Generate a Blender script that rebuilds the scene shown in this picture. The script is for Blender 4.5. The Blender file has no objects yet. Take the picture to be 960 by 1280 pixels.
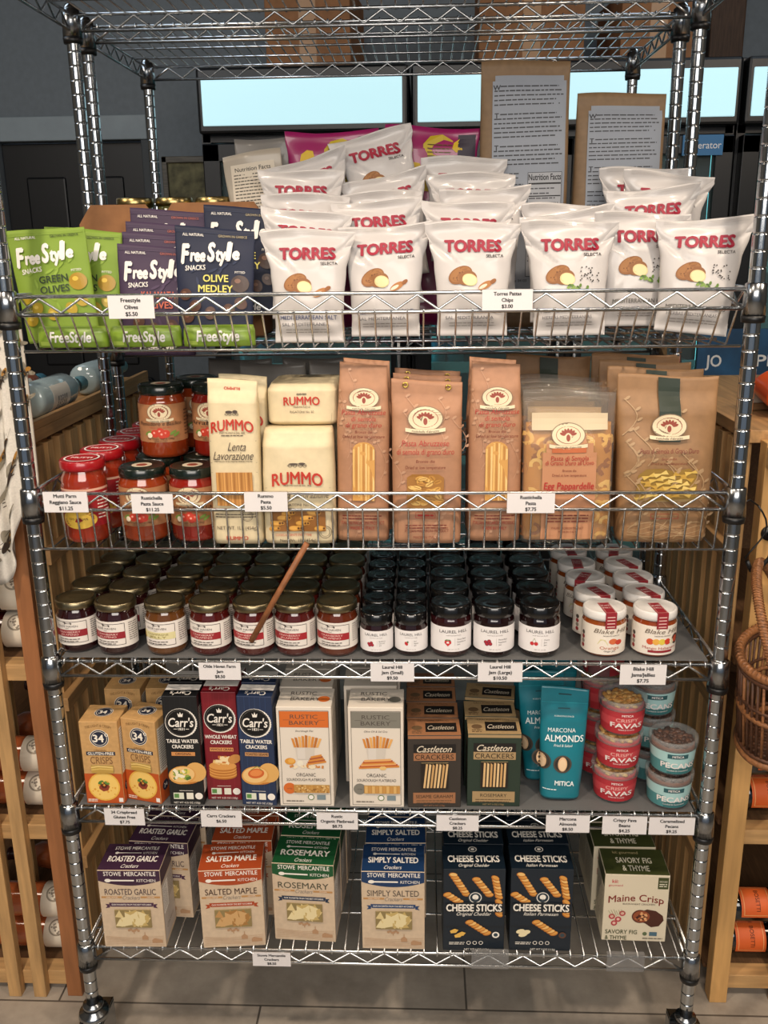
import bpy, bmesh, math, random
from mathutils import Vector, Matrix, Euler
from math import sin, cos, pi, radians as rad

scene = bpy.context.scene
COL = scene.collection

# ---------------------------------------------------------------- camera, world, lights, exposure
def look_axes(p, y, r):
    f = Vector((-sin(y) * cos(p), cos(y) * cos(p), -sin(p)))
    rt = Vector((cos(y), sin(y), 0)); up = rt.cross(f)
    return f, rt * cos(r) + up * sin(r), up * cos(r) - rt * sin(r)
F_, R_, U_ = look_axes(0.2805, 0.0438, -0.0131)
cd = bpy.data.cameras.new('camera'); cam = bpy.data.objects.new('camera', cd); COL.objects.link(cam)
m = Matrix.Identity(4)
for i in range(3):
    m[i][0] = R_[i]; m[i][1] = U_[i]; m[i][2] = -F_[i]
m.translation = Vector((0.076, -1.4956, 1.5951))
cam.matrix_world = m
cd.sensor_width = 36; cd.lens = 1149.6 * 36 / 1280; cd.clip_start = 0.05
scene.camera = cam

w = bpy.data.worlds.new('world'); scene.world = w; w.use_nodes = True
w.node_tree.nodes['Background'].inputs[0].default_value = (0.72, 0.84, 1.0, 1)
w.node_tree.nodes['Background'].inputs[1].default_value = 0.24

def area(name, loc, target, size, power, col, sy=None):
    d = bpy.data.lights.new(name, 'AREA'); d.energy = power; d.color = col
    d.shape = 'RECTANGLE'; d.size = size; d.size_y = sy or size
    o = bpy.data.objects.new(name, d); COL.objects.link(o); o.location = loc
    o.rotation_euler = (Vector(target) - Vector(loc)).to_track_quat('-Z', 'Y').to_euler()
    return o
def spot(name, loc, target, power, col, ang=70, rad_=0.05):
    d = bpy.data.lights.new(name, 'SPOT'); d.energy = power; d.color = col
    d.spot_size = rad(ang); d.spot_blend = 0.7; d.shadow_soft_size = rad_
    o = bpy.data.objects.new(name, d); COL.objects.link(o); o.location = loc
    o.rotation_euler = (Vector(target) - Vector(loc)).to_track_quat('-Z', 'Y').to_euler()
    return o
WARM = (1.0, 0.83, 0.66)
spot('ceiling_spot_light', (-0.75, -1.15, 2.88), (-0.15, -0.05, 0.15), 104, WARM, 72, 0.07)
spot('ceiling_spot_light', (0.80, -1.05, 2.88), (0.25, -0.05, 0.15), 86, WARM, 72, 0.07)
area('front_fill_light', (0.1, -2.9, 2.3), (0.0, 0.0, 0.4), 2.2, 64, (1.0, 0.92, 0.83), 1.2)  # added soft frontal fill for the goods' faces, not a ceiling fixture
area('aisle_light', (-1.9, -0.7, 2.7), (-0.95, 0.2, 0.4), 0.6, 16, WARM)
area('aisle_light', (1.9, -0.7, 2.7), (0.95, 0.2, 0.4), 0.6, 16, WARM)
area('rear_fill_light', (-1.3, 0.6, 2.8), (-1.1, 1.8, 1.6), 0.9, 8, (0.72, 0.86, 1.0))  # added cool fill that brightens the back wall and door area
area('rear_fill_light', (1.3, 1.0, 2.8), (1.1, 1.6, 1.0), 0.7, 5, (0.72, 0.86, 1.0))  # second added cool fill, for the right rear
vs = scene.view_settings
scene.display_settings.display_device = 'sRGB'
vs.view_transform = 'Standard'; vs.look = 'None'; vs.gamma = 1; vs.use_curve_mapping = False
vs.exposure = 0.0

# ---------------------------------------------------------------- materials
def lin(h):
    h = h.lstrip('#'); out = []
    for i in (0, 2, 4):
        c = int(h[i:i + 2], 16) / 255
        out.append(c / 12.92 if c <= 0.04045 else ((c + 0.055) / 1.055) ** 2.4)
    return (*out, 1)
_mc = {}
def M(col, rough=0.5, metal=0.0, coat=0.0, tex=None, emit=0, alpha=1.0, scale=30, amt=0.12, bump=0.0):
    key = (col, rough, metal, coat, tex, emit, alpha, scale, amt, bump)
    if key in _mc: return _mc[key]
    mt = bpy.data.materials.new('m_' + col.strip('#')); mt.use_nodes = True
    nt = mt.node_tree; p = nt.nodes['Principled BSDF']; c = lin(col)
    I = p.inputs
    I['Base Color'].default_value = c; I['Roughness'].default_value = rough; I['Metallic'].default_value = metal
    I['Coat Weight'].default_value = coat; I['Coat Roughness'].default_value = 0.08
    if emit:
        I['Emission Color'].default_value = c; I['Emission Strength'].default_value = emit
    if alpha < 1: I['Alpha'].default_value = alpha
    if tex:
        tc = nt.nodes.new('ShaderNodeTexCoord'); mp = nt.nodes.new('ShaderNodeMapping')
        nt.links.new(tc.outputs['Object'], mp.inputs[0])
        n = nt.nodes.new('ShaderNodeTexNoise'); n.inputs['Scale'].default_value = scale
        n.inputs['Detail'].default_value = 6
        if tex == 'woodz': mp.inputs['Scale'].default_value = (6, 6, 0.5)
        if tex == 'woody': mp.inputs['Scale'].default_value = (6, 0.5, 6)
        if tex == 'woodx': mp.inputs['Scale'].default_value = (0.5, 6, 6)
        nt.links.new(mp.outputs[0], n.inputs['Vector'])
        r = nt.nodes.new('ShaderNodeValToRGB')
        r.color_ramp.elements[0].position = 0.3; r.color_ramp.elements[1].position = 0.7
        r.color_ramp.elements[0].color = (*[max(0, x * (1 - 2.2 * amt)) for x in c[:3]], 1)
        r.color_ramp.elements[1].color = (*[min(1, x * (1 + 1.2 * amt)) for x in c[:3]], 1)
        nt.links.new(n.outputs['Fac'], r.inputs[0]); nt.links.new(r.outputs[0], I['Base Color'])
        if bump:
            b = nt.nodes.new('ShaderNodeBump'); b.inputs['Strength'].default_value = bump; b.inputs['Distance'].default_value = 0.002
            nt.links.new(n.outputs['Fac'], b.inputs['Height']); nt.links.new(b.outputs[0], I['Normal'])
    _mc[key] = mt
    return mt
def clear(col, gloss=0.25, name='clear_plastic', tint=1.0, rough=0.06):
    key = ('clear', col, gloss, tint)
    if key in _mc: return _mc[key]
    mt = bpy.data.materials.new(name); mt.use_nodes = True; nt = mt.node_tree
    for n in list(nt.nodes):
        if n.type == 'BSDF_PRINCIPLED': nt.nodes.remove(n)
    out = nt.nodes['Material Output']
    t = nt.nodes.new('ShaderNodeBsdfTransparent'); t.inputs[0].default_value = lin(col)
    d = nt.nodes.new('ShaderNodeBsdfPrincipled'); d.inputs['Base Color'].default_value = lin('#c8c8c8'); d.inputs['Roughness'].default_value = rough
    mx = nt.nodes.new('ShaderNodeMixShader'); mx.inputs[0].default_value = gloss
    nt.links.new(t.outputs[0], mx.inputs[1]); nt.links.new(d.outputs[0], mx.inputs[2]); nt.links.new(mx.outputs[0], out.inputs[0])
    _mc[key] = mt
    return mt
def ink(c): return M(c, 0.55)
CHROME = M('#d6d9db', 0.27, 1.0)
POSTM = M('#b4b9bd', 0.15, 1.0)
CHROME_D = M('#9a9ea2', 0.22, 1.0)
BLACKP = M('#0d0d0e', 0.4)
WHITE = ink('#ece8e2'); BLK = ink('#191718')

# ---------------------------------------------------------------- mesh builder
class B:
    def __init__(s): s.v = []; s.f = []; s.m = []; s.sm = []; s.mats = []; s.k = 0
    def mi(s, mat):
        if mat not in s.mats: s.mats.append(mat)
        return s.mats.index(mat)
    def add(s, vs, fs, mat, smooth=False):
        o = len(s.v); i = s.mi(mat); s.v.extend([tuple(v) for v in vs])
        for f in fs: s.f.append([o + q for q in f]); s.m.append(i); s.sm.append(smooth)
    def box(s, x0, y0, z0, x1, y1, z1, mat, bev=0.0, rot=None, c=None):
        bm = bmesh.new(); bmesh.ops.create_cube(bm, size=1)
        for v in bm.verts:
            v.co = Vector(((x0 + x1) / 2 + v.co.x * (x1 - x0), (y0 + y1) / 2 + v.co.y * (y1 - y0), (z0 + z1) / 2 + v.co.z * (z1 - z0)))
        if bev: bmesh.ops.bevel(bm, geom=bm.edges[:], offset=bev, segments=2, affect='EDGES', profile=0.5)
        bm.verts.index_update()
        vs = [v.co.copy() for v in bm.verts]
        if rot is not None:
            cc = Vector(c) if c else Vector(((x0 + x1) / 2, (y0 + y1) / 2, (z0 + z1) / 2))
            R = Euler(rot).to_matrix(); vs = [cc + R @ (v - cc) for v in vs]
        s.add(vs, [[v.index for v in f.verts] for f in bm.faces], mat); bm.free()
    def tube(s, pts, r, mat, n=8, closed=False, caps=True):
        pts = [Vector(p) for p in pts]; N = len(pts); rings = []
        rr = r if isinstance(r, (list, tuple)) else [r] * N
        ref = None
        for i, p in enumerate(pts):
            a = pts[(i - 1) % N] if (closed or i > 0) else p
            b = pts[(i + 1) % N] if (closed or i < N - 1) else p
            t = (b - a).normalized()
            if ref is None: ref = Vector((0, 0, 1)) if abs(t.z) < 0.9 else Vector((1, 0, 0))
            u = (ref - t * ref.dot(t)).normalized(); ref = u; w_ = t.cross(u)
            rings.append([p + (u * cos(2 * pi * k / n) + w_ * sin(2 * pi * k / n)) * rr[i] for k in range(n)])
        vs = [v for q in rings for v in q]; fs = []
        for i in range(N if closed else N - 1):
            j = (i + 1) % N
            for k in range(n): fs.append([i * n + k, i * n + (k + 1) % n, j * n + (k + 1) % n, j * n + k])
        if caps and not closed: fs += [list(range(n))[::-1], [(N - 1) * n + k for k in range(n)]]
        s.add(vs, fs, mat, n > 4)
    def lathe(s, prof, mat, n=28, c=(0, 0, 0), axis='z', smooth=True):
        vs = []; fs = []; N = len(prof)
        def put(r, h, a):
            if axis == 'z': return (c[0] + r * cos(a), c[1] + r * sin(a), c[2] + h)
            if axis == 'x': return (c[0] + h, c[1] + r * cos(a), c[2] + r * sin(a))
            return (c[0] + r * cos(a), c[1] + h, c[2] + r * sin(a))
        for r, h in prof:
            for k in range(n): vs.append(put(max(r, 1e-5), h, 2 * pi * k / n))
        for i in range(N - 1):
            for k in range(n): fs.append([i * n + k, i * n + (k + 1) % n, (i + 1) * n + (k + 1) % n, (i + 1) * n + k])
        s.add(vs, fs, mat, smooth)
    def sphere(s, c, r, mat, n=10, rot=None):
        vs = []; fs = []; h = n // 2 + 1; R = Euler(rot).to_matrix() if rot else None
        r = r if isinstance(r, (tuple, list)) else (r, r, r)
        for i in range(h + 1):
            for k in range(n):
                a = pi * i / h; b = 2 * pi * k / n
                q = Vector((r[0] * sin(a) * cos(b), r[1] * sin(a) * sin(b), r[2] * cos(a)))
                if R: q = R @ q
                vs.append(Vector(c) + q)
        for i in range(h):
            for k in range(n): fs.append([i * n + k, i * n + (k + 1) % n, (i + 1) * n + (k + 1) % n, (i + 1) * n + k])
        s.add(vs, fs, mat, True)
    def obj(s, name, parent=None, loc=None, rot=None):
        me = bpy.data.meshes.new(name); me.from_pydata(s.v, [], s.f)
        for mt in s.mats: me.materials.append(mt)
        me.polygons.foreach_set('material_index', s.m); me.polygons.foreach_set('use_smooth', s.sm)
        me.update()
        o = bpy.data.objects.new(name, me); COL.objects.link(o)
        if parent: o.parent = parent
        if loc: o.location = loc
        if rot: o.rotation_euler = rot
        return o

def tag(o, label, cat, group=None):
    o['label'] = label; o['category'] = cat
    if group: o['group'] = group
    elif 'group' in o: del o['group']
    return o
def empty(name, loc=(0, 0, 0), rot=(0, 0, 0)):
    o = bpy.data.objects.new(name, None); COL.objects.link(o); o.location = loc; o.rotation_euler = rot
    o.empty_display_size = 0.02
    return o
def dup(o, parent=None):
    c = o.copy(); COL.objects.link(c)
    c.parent = parent
    for ch in list(o.children): dup(ch, c)
    return c
def put(o, loc, rot=(0, 0, 0), label=None, cat=None, group=None):
    o.location = loc; o.rotation_euler = rot
    if label: tag(o, label, cat, group)
    return o
_used = {}
def inst(proto, loc, rot, label, cat, group=None):
    """first call places the prototype itself, later calls place copies of it"""
    if proto.name not in _used:
        _used[proto.name] = 1; o = proto
    else: o = dup(proto)
    return put(o, loc, rot, label, cat, group)
def struct(o): o['kind'] = 'structure'; return o

# ---------------------------------------------------------------- printed artwork laid on a surface
_tc = {}
def glyphs(txt, bold, shear):
    key = (txt, bold, shear)
    if key in _tc: return _tc[key]
    c = bpy.data.curves.new('t', 'FONT'); c.body = txt; c.size = 1; c.shear = shear
    c.resolution_u = 3; c.fill_mode = 'FRONT'
    o = bpy.data.objects.new('t', c); me = bpy.data.meshes.new_from_object(o)
    vs = [(v.co.x, v.co.y) for v in me.vertices]; fs = [list(p.vertices) for p in me.polygons]
    bpy.data.meshes.remove(me); bpy.data.objects.remove(o); bpy.data.curves.remove(c)
    if bold > 0.001 and vs:                       # heavier weight: overlaid strokes
        n0 = len(vs); v0, f0 = vs, fs; vs = []; fs = []
        for dx, dy in ((-1, 0), (1, 0), (0, -.8), (0, .8), (-.7, .6), (.7, -.6)):
            o_ = len(vs); vs += [(x + dx * bold, y + dy * bold) for x, y in v0]; fs += [[o_ + i for i in f] for f in f0]
    if vs:
        x0 = min(v[0] for v in vs); x1 = max(v[0] for v in vs)
    else: x0 = x1 = 0
    _tc[key] = ([((x - x0), y) for x, y in vs], fs, x1 - x0, len(vs) // 6 if bold > 0.001 else len(vs) or 1)
    return _tc[key]
CAP = 0.69
class Face:
    def __init__(s, W, H, f, curved=0, rad_=0.0): s.W = W; s.H = H; s.f = f; s.curved = curved; s.rad = rad_
def plane(o, ux, uy, W, H):
    o = Vector(o); ux = Vector(ux).normalized(); uy = Vector(uy).normalized(); n = ux.cross(uy)
    return Face(W, H, lambda u, v, l: o + ux * (u * W) + uy * (v * H) + n * l)
class Art:
    def __init__(s, b, face, l0=0.0003, dl=0.000015): s.b = b; s.F = face; s.l = l0; s.dl = dl
    def _l(s): s.l += s.dl; return s.l
    def raw(s, pts, fs, mat, up=0.0, n0=0):
        l = s._l() + up; s.l += 0.000003 * ((len(pts) - 1) // n0) if n0 else 0
        s.b.add([s.F.f(u, v, l + (0.000003 * (i // n0) if n0 else 0)) for i, (u, v) in enumerate(pts)], fs, mat)
    def T(s, txt, u, v, h, mat, w=None, bold=0.0, shear=0.0, arc=0.0, al='c', rot=0.0, maxw=None):
        vs, fs, tw, n0 = glyphs(txt, bold, shear)
        if not vs: return
        W, H = s.F.W, s.F.H; sy = h * H / CAP; sx = sy
        if w: sx = w * W / tw
        elif maxw and tw * sx > maxw * W: sx = maxw * W / tw
        off = {'c': -tw * sx / 2, 'l': 0, 'r': -tw * sx}[al]; pts = []
        cr, sr = cos(rot), sin(rot)
        for x, y in vs:
            X = x * sx + off; Y = (y - CAP / 2) * sy
            if arc:
                q = X / (W * 0.5); Y = Y - arc * H * q * q
            if rot: X, Y = X * cr - Y * sr, X * sr + Y * cr
            pts.append((u + X / W, v + Y / H))
        s.raw(pts, fs, mat, min(.0012, (sx * .8) ** 2 / 8 / s.F.rad) if s.F.rad else 0, n0)
    def R(s, u0, v0, u1, v1, mat):
        nx = ny = 1
        if s.F.curved:
            nx = max(1, int(abs(u1 - u0) * s.F.W / 0.005)); ny = max(1, int(abs(v1 - v0) * s.F.H / 0.008))
        pts = [(u0 + (u1 - u0) * i / nx, v0 + (v1 - v0) * j / ny) for j in range(ny + 1) for i in range(nx + 1)]
        fs = [[j * (nx + 1) + i, j * (nx + 1) + i + 1, (j + 1) * (nx + 1) + i + 1, (j + 1) * (nx + 1) + i] for j in range(ny) for i in range(nx)]
        s.raw(pts, fs, mat)
    def E(s, u, v, ru, mat, rv=None, rot=0.0, n=24, ring=0.0):
        W, H = s.F.W, s.F.H; a = ru * W; b_ = (rv * H) if rv else a
        radii = [1.0, 1 - ring] if ring else ([1.0, 0.66, 0.33] if s.F.curved else [1.0])
        pts = []
        for q in radii:
            for k in range(n):
                x = a * q * cos(2 * pi * k / n); y = b_ * q * sin(2 * pi * k / n)
                pts.append((u + (x * cos(rot) - y * sin(rot)) / W, v + (x * sin(rot) + y * cos(rot)) / H))
        fs = []
        for i in range(len(radii) - 1):
            for k in range(n): fs.append([i * n + k, i * n + (k + 1) % n, (i + 1) * n + (k + 1) % n, (i + 1) * n + k])
        if not ring: fs.append([(len(radii) - 1) * n + k for k in range(n)])
        s.raw(pts, fs, mat)
    def P(s, pts, mat): s.raw(pts, [list(range(len(pts)))], mat)
    def strip(s, pts, th, mat):
        """a drawn line of thickness th (fraction of W)"""
        W, H = s.F.W, s.F.H; L = []; q = []
        for i, p in enumerate(pts):
            a = pts[max(0, i - 1)]; b = pts[min(len(pts) - 1, i + 1)]
            dx = (b[0] - a[0]) * W; dy = (b[1] - a[1]) * H; d = math.hypot(dx, dy) or 1
            nx, ny = -dy / d * th * W / 2, dx / d * th * W / 2
            q += [(p[0] + nx / W, p[1] + ny / H), (p[0] - nx / W, p[1] - ny / H)]
        s.raw(q, [[2 * i, 2 * i + 1, 2 * i + 3, 2 * i + 2] for i in range(len(pts) - 1)], mat)
    def lines(s, u0, u1, v, dv, n, th, mat, seed=1, ragged=0.15):
        rg = random.Random(seed); pts = []; fs = []
        for i in range(n):
            x = u0; e = u1 - rg.random() * ragged * (u1 - u0)
            while x < e - 0.005:
                wd = min((0.03 + 0.06 * rg.random()) * max(1.0, (u1 - u0)), e - x); o = len(pts); y = v - i * dv
                pts += [(x, y - th / 2), (x + wd, y - th / 2), (x + wd, y + th / 2), (x, y + th / 2)]
                fs.append([o, o + 1, o + 2, o + 3]); x += wd + 0.011
        s.raw(pts, fs, mat)
    def frame(s, u0, v0, u1, v1, th, mat):
        t2 = th * s.F.W / s.F.H
        s.R(u0, v0, u1, v0 + t2, mat); s.R(u0, v1 - t2, u1, v1, mat)
        s.R(u0, v0, u0 + th, v1, mat); s.R(u1 - th, v0, u1, v1, mat)
    def bits(s, u0, v0, u1, v1, mats, n, size, seed=1, asp=1.0, k=4, rot=None):
        rg = random.Random(seed); W, H = s.F.W, s.F.H
        for mt in mats:
            pts = []; fs = []; l = s._l()
            for i in range(n // len(mats)):
                s.l += 0.000002
                r = size * W * (0.7 + 0.6 * rg.random()); a0 = rg.random() * 6.28 if rot is None else rot + rg.uniform(-.2, .2)
                cu = rg.uniform(u0 + size * .7, u1 - size * .7); cv = rg.uniform(v0 + size * .7 * W / H, v1 - size * .7 * W / H); o = len(pts)
                for q in range(k):
                    a = 2 * pi * (q + .5) / k; x = r * cos(a); y = r * sin(a) * asp
                    X = x * cos(a0) - y * sin(a0); Y = x * sin(a0) + y * cos(a0)
                    pts.append((min(u1, max(u0, cu + X / W)), min(v1, max(v0, cv + Y / H))))
                fs.append(list(range(o, o + k)))
            s.b.add([s.F.f(u, v, l + 0.000002 * (i // k)) for i, (u, v) in enumerate(pts)], fs, mt)

# ---------------------------------------------------------------- lofted bag (pillow bags, pouches, gusseted paper bags)
class Bag:
    """prof rows: (z, half width, half depth, exponent, y centre)"""
    def __init__(s, prof, wr=0.0, seed=0, warp=None, asym=1.0):
        s.p = prof; s.wr = wr; s.warp = warp; s.asym = asym
        rg = random.Random(seed); s.w = [(rg.uniform(40, 130), rg.uniform(20, 110), rg.uniform(0, 6.28), rg.uniform(.4, 1)) for _ in range(5)]
    def at(s, z):
        p = s.p
        if z <= p[0][0]: return p[0][1:]
        for i in range(len(p) - 1):
            if z <= p[i + 1][0]:
                t = (z - p[i][0]) / (p[i + 1][0] - p[i][0]); t = t * t * (3 - 2 * t)
                return tuple(p[i][j] + (p[i + 1][j] - p[i][j]) * t for j in range(1, 5))
        return p[-1][1:]
    def noise(s, x, z): return sum(a * sin(kx * x + kz * z + ph) for kx, kz, ph, a in s.w) / 2.5
    def pt(s, x, z, side, l=0.0):
        a, b, n, c = s.at(z); t = min(1.0, abs(x) / a)
        th = b * max(0.0, 1 - t ** n) ** (1 / n)
        y = c - side * th * (1 if side > 0 else s.asym) - side * s.wr * s.noise(x, z) * (1 - t ** 4) * min(1, b / 0.008) - side * l
        q = (x, y, z)
        return s.warp(*q) if s.warp else q
    def mesh(s, b, mat, nu=22, nz=26, band=None):
        z0, z1 = s.p[0][0], s.p[-1][0]; vs = []; fs = []; zs = [z0 + (z1 - z0) * j / nz for j in range(nz + 1)]
        zs = sorted(set([round(z, 5) for z in zs] + [round(p[0], 5) for p in s.p]))
        N = 2 * nu
        for z in zs:
            a = s.at(z)[0]
            for i in range(nu + 1): vs.append(s.pt(a * sin(pi * (i / nu - .5)), z, 1))
            for i in range(1, nu): vs.append(s.pt(-a * sin(pi * (i / nu - .5)), z, -1))
        for j in range(len(zs) - 1):
            for i in range(N): fs.append([j * N + i, j * N + (i + 1) % N, (j + 1) * N + (i + 1) % N, (j + 1) * N + i])
        fs.append(list(range(N))[::-1]); fs.append([(len(zs) - 1) * N + i for i in range(N)])
        b.add(vs, fs, mat, True)
    def face(s, W, H, z0=0.0):
        return Face(W, H, lambda u, v, l: s.pt((u - .5) * W, z0 + v * H, 1, l * 2.0 + 0.0008), 1, .08)
def tube_face(r, W, H, z0, a0=0.0):
    """front of an upright cylinder; u runs round it"""
    return Face(W, H, lambda u, v, l: ((r + l) * sin((u - .5) * W / r + a0), -(r + l) * cos((u - .5) * W / r + a0), z0 + v * H), 1, r)
def label_wrap(b, r, W, z0, z1, mat, th=0.0004, n=34):
    h = W / r / 2; vs = []; fs = []
    for i in range(n + 1):
        a = -h + 2 * h * i / n
        for rr, z in ((r, z0), (r + th, z0), (r + th, z1), (r, z1)): vs.append((rr * sin(a), -rr * cos(a), z))
    for i in range(n):
        for k in range(4): fs.append([i * 4 + k, (i + 1) * 4 + k, (i + 1) * 4 + (k + 1) % 4, i * 4 + (k + 1) % 4])
    fs += [[0, 1, 2, 3], [n * 4 + 3, n * 4 + 2, n * 4 + 1, n * 4]]
    b.add(vs, fs, mat, False)
    return tube_face(r + th, W, z1 - z0, z0)

# ================================================================ THE ROOM
def floor_mat():
    mt = bpy.data.materials.new('stone_tile'); mt.use_nodes = True; nt = mt.node_tree; p = nt.nodes['Principled BSDF']
    tc = nt.nodes.new('ShaderNodeTexCoord'); mp = nt.nodes.new('ShaderNodeMapping'); mp.inputs['Location'].default_value = (0.28, -0.13, 0)
    br = nt.nodes.new('ShaderNodeTexBrick'); nt.links.new(tc.outputs['Object'], mp.inputs[0]); nt.links.new(mp.outputs[0], br.inputs[0])
    br.inputs['Scale'].default_value = 1.0; br.inputs['Brick Width'].default_value = 0.9; br.inputs['Row Height'].default_value = 0.45
    br.inputs['Mortar Size'].default_value = 0.0025; br.inputs['Mortar Smooth'].default_value = 0.2
    br.inputs['Mortar'].default_value = lin('#544d46')
    n = nt.nodes.new('ShaderNodeTexNoise'); n.inputs['Scale'].default_value = 5; n.inputs['Detail'].default_value = 8; n.inputs['Roughness'].default_value = .65
    nt.links.new(mp.outputs[0], n.inputs['Vector'])
    r = nt.nodes.new('ShaderNodeValToRGB'); r.color_ramp.elements[0].position = .3; r.color_ramp.elements[1].position = .72
    r.color_ramp.elements[0].color = lin('#7f766b'); r.color_ramp.elements[1].color = lin('#b3a99c')
    nt.links.new(n.outputs['Fac'], r.inputs[0]); nt.links.new(r.outputs[0], br.inputs['Color1']); nt.links.new(r.outputs[0], br.inputs['Color2'])
    nt.links.new(br.outputs['Color'], p.inputs['Base Color']); p.inputs['Roughness'].default_value = .45
    return mt
b = B(); b.box(-3, -4, -0.05, 3, 2.7, 0, floor_mat()); struct(b.obj('floor'))
WALLM = M('#70787e', 0.8, tex='n', scale=40, amt=0.04)
b = B()
b.box(-3, 2.6, 2.04, -1.09, 2.7, 3.0, WALLM); b.box(-1.09, 2.6, 0, 3, 2.7, 3.0, WALLM); b.box(-3, 2.6, 0, -1.72, 2.7, 2.04, WALLM)
struct(b.obj('wall_back'))
b = B(); b.box(-3.1, -4, 0, -3, 2.7, 3, M('#7d7a74', 0.8, tex='n', scale=30, amt=.04)); struct(b.obj('wall_left'))
b = B(); b.box(3, -4, 0, 3.1, 2.7, 3, M('#7d7a74', 0.8, tex='n', scale=30, amt=.04)); struct(b.obj('wall_right'))
b = B(); b.box(-3.1, -4, 3.0, 3.1, 2.7, 3.1, M('#4a4038', .8, tex='woody', amt=.2)); struct(b.obj('ceiling'))
b = B()
for x in (-1.6, -.5, .35, 1.3): b.box(x - .09, -4, 2.82, x + .09, 2.6, 3.0, M('#5c4632', .7, tex='woody', amt=.2), .006)
struct(b.obj('trim_2'))
b = B(); TRIM = M('#8f9aa0', .6, tex='n', scale=20, amt=.03)
b.box(-1.84, 2.572, 2.04, -1.07, 2.602, 2.135, TRIM, .004); b.box(-1.84, 2.58, 0, -1.72, 2.602, 2.04, TRIM, .003); b.box(-1.10, 2.58, 0, -1.06, 2.602, 2.04, M('#3a3f42', .6), .003)
struct(b.obj('trim_1'))
d = B(); DK = M('#0a0b0d', .45, tex='woodz', amt=.15)
d.box(-1.715, 2.63, 0.005, -1.105, 2.67, 2.035, DK, .003)
for x0, x1 in ((-1.62, -1.45), (-1.37, -1.2)):
    for z0, z1 in ((.25, .95), (1.1, 1.9)):
        d.box(x0, 2.618, z0, x1, 2.632, z1, M('#0e1013', .4, tex='woodz', amt=.15), .008)
dr = struct(d.obj('door_1'))
h = B(); h.lathe([(0, -.05), (.022, -.05), (.026, -.03), (.012, -.015), (.012, 0), (.025, 0), (.025, .004)], CHROME_D, 16, (-1.16, 2.625, 1.02), 'y'); h.obj('door_handle', dr)
b = B(); b.box(1.18, 2.45, 0, 1.31, 2.58, 3, M('#4a3526', .7, tex='woodz', amt=.2), .006); struct(b.obj('trim_3'))

# framed picture on the back wall
t = empty('framed_picture', (-0.915, 2.585, 1.80)); tag(t, 'framed olive green picture hanging on the back wall beside the drinks cooler', 'picture')
b = B(); FR = M('#5d574c', .5, tex='woodx', amt=.2)
for q in ((-.1, -.17, .1, -.145), (-.1, .145, .1, .17), (-.1, -.17, -.078, .17), (.078, -.17, .1, .17)): b.box(q[0], -.02, q[1], q[2], .013, q[3], FR, .003)
b.obj('picture_frame', t)
b = B(); b.box(-.08, -.004, -.147, .08, .01, .147, M('#6f6a4a', .7, tex='n', scale=22, amt=.35)); b.obj('picture_panel', t)

# glass-door drinks coolers
def cooler(x0, x1, label, sign=None):
    y = 1.9; t = empty('drinks_cooler', ((x0 + x1) / 2, y, 0)); tag(t, label, 'refrigerator', 'lit drinks coolers'); W = (x1 - x0) / 2
    K = M('#101214', .35)
    b = B(); b.box(-W, .03, 0.0, -W + .03, .66, 1.98, K); b.box(W - .03, .03, 0, W, .66, 1.98, K); b.box(-W, .63, 0, W, .66, 1.98, K)
    b.box(-W, .03, 0, W, .66, .22, K, .004); b.box(-W, .03, 1.95, W, .66, 2.19, K, .004); b.obj('cabinet', t)
    b = B(); b.box(-W + .004, -.03, 1.975, W - .004, .03, 2.185, K, .01); hd = b.obj('header', t)
    b = B(); b.box(-W + .022, -.036, 2.0, W - .022, -.028, 2.15, M('#b2d9e1', .6, emit=.82), .003); b.obj('sign_panel', hd)
    nd = 1 if W < .4 else 2
    for i in range(nd):
        a = -W + .01 + i * (2 * W - .02) / nd; c = a + (2 * W - .02) / nd
        f = B(); f.box(a, -.02, .24, a + .06, .03, 1.945, K, .004); f.box(c - .06, -.02, .24, c, .03, 1.945, K, .004)
        f.box(a, -.02, .24, c, .03, .3, K, .004); f.box(a, -.02, 1.885, c, .03, 1.945, K, .004); fo = f.obj('door_frame', t)
        g = B(); g.box(a + .055, 0, .295, c - .055, .008, 1.89, clear('#c9e6e6', .10)); g.obj('glass', fo)
        g = B(); hx = c - .03 if i == 0 else a + .03
        g.tube([(hx, -.02, .85), (hx, -.05, .88), (hx, -.05, 1.3), (hx, -.02, 1.33)], .009, CHROME_D); g.obj('handle', fo)
    for z in (.45, .8, 1.15, 1.5):
        s = B(); s.box(-W + .035, .07, z, W - .035, .55, z + .008, M('#8fa0a4', .5)); s.box(-W + .035, .055, z - .01, W - .035, .07, z + .03, M('#dfe7e6', .5)); s.obj('shelf', t)
    for x in (-W + .05, W - .05):
        s = B(); s.lathe([(0, .3), (.012, .3), (.012, 1.9), (0, 1.9)], M('#9fe9f2', .4, emit=2.0), 10, (x, .06, 0)); s.obj('light_tube', t)
    b = B(); b.box(-W + .031, .6, .22, W - .031, .62, 1.94, M('#b9d6d6', .6)); b.obj('back_panel', t)
    return t
cooler(-0.695, 0.030, 'narrow drinks cooler with lit blank header behind the left of the rack')
cooler(0.038, 1.140, 'wide drinks cooler with lit header behind the right of the rack')
cooler(1.148, 1.90, 'drinks cooler cut off at the far right behind the wood rack')
b = B(); b.box(0.955, 1.872, 1.88, 1.09, 1.879, 1.945, M('#2d6f9f', .5)); a = Art(b, plane((.955, 1.872, 1.88), (1, 0, 0), (0, 0, 1), .135, .065))
a.T('rgerator', .58, .5, .34, WHITE, w=.75); tag(b.obj('door_sticker'), 'blue sticker reading rgerator on the cooler door frame', 'sticker')
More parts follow.
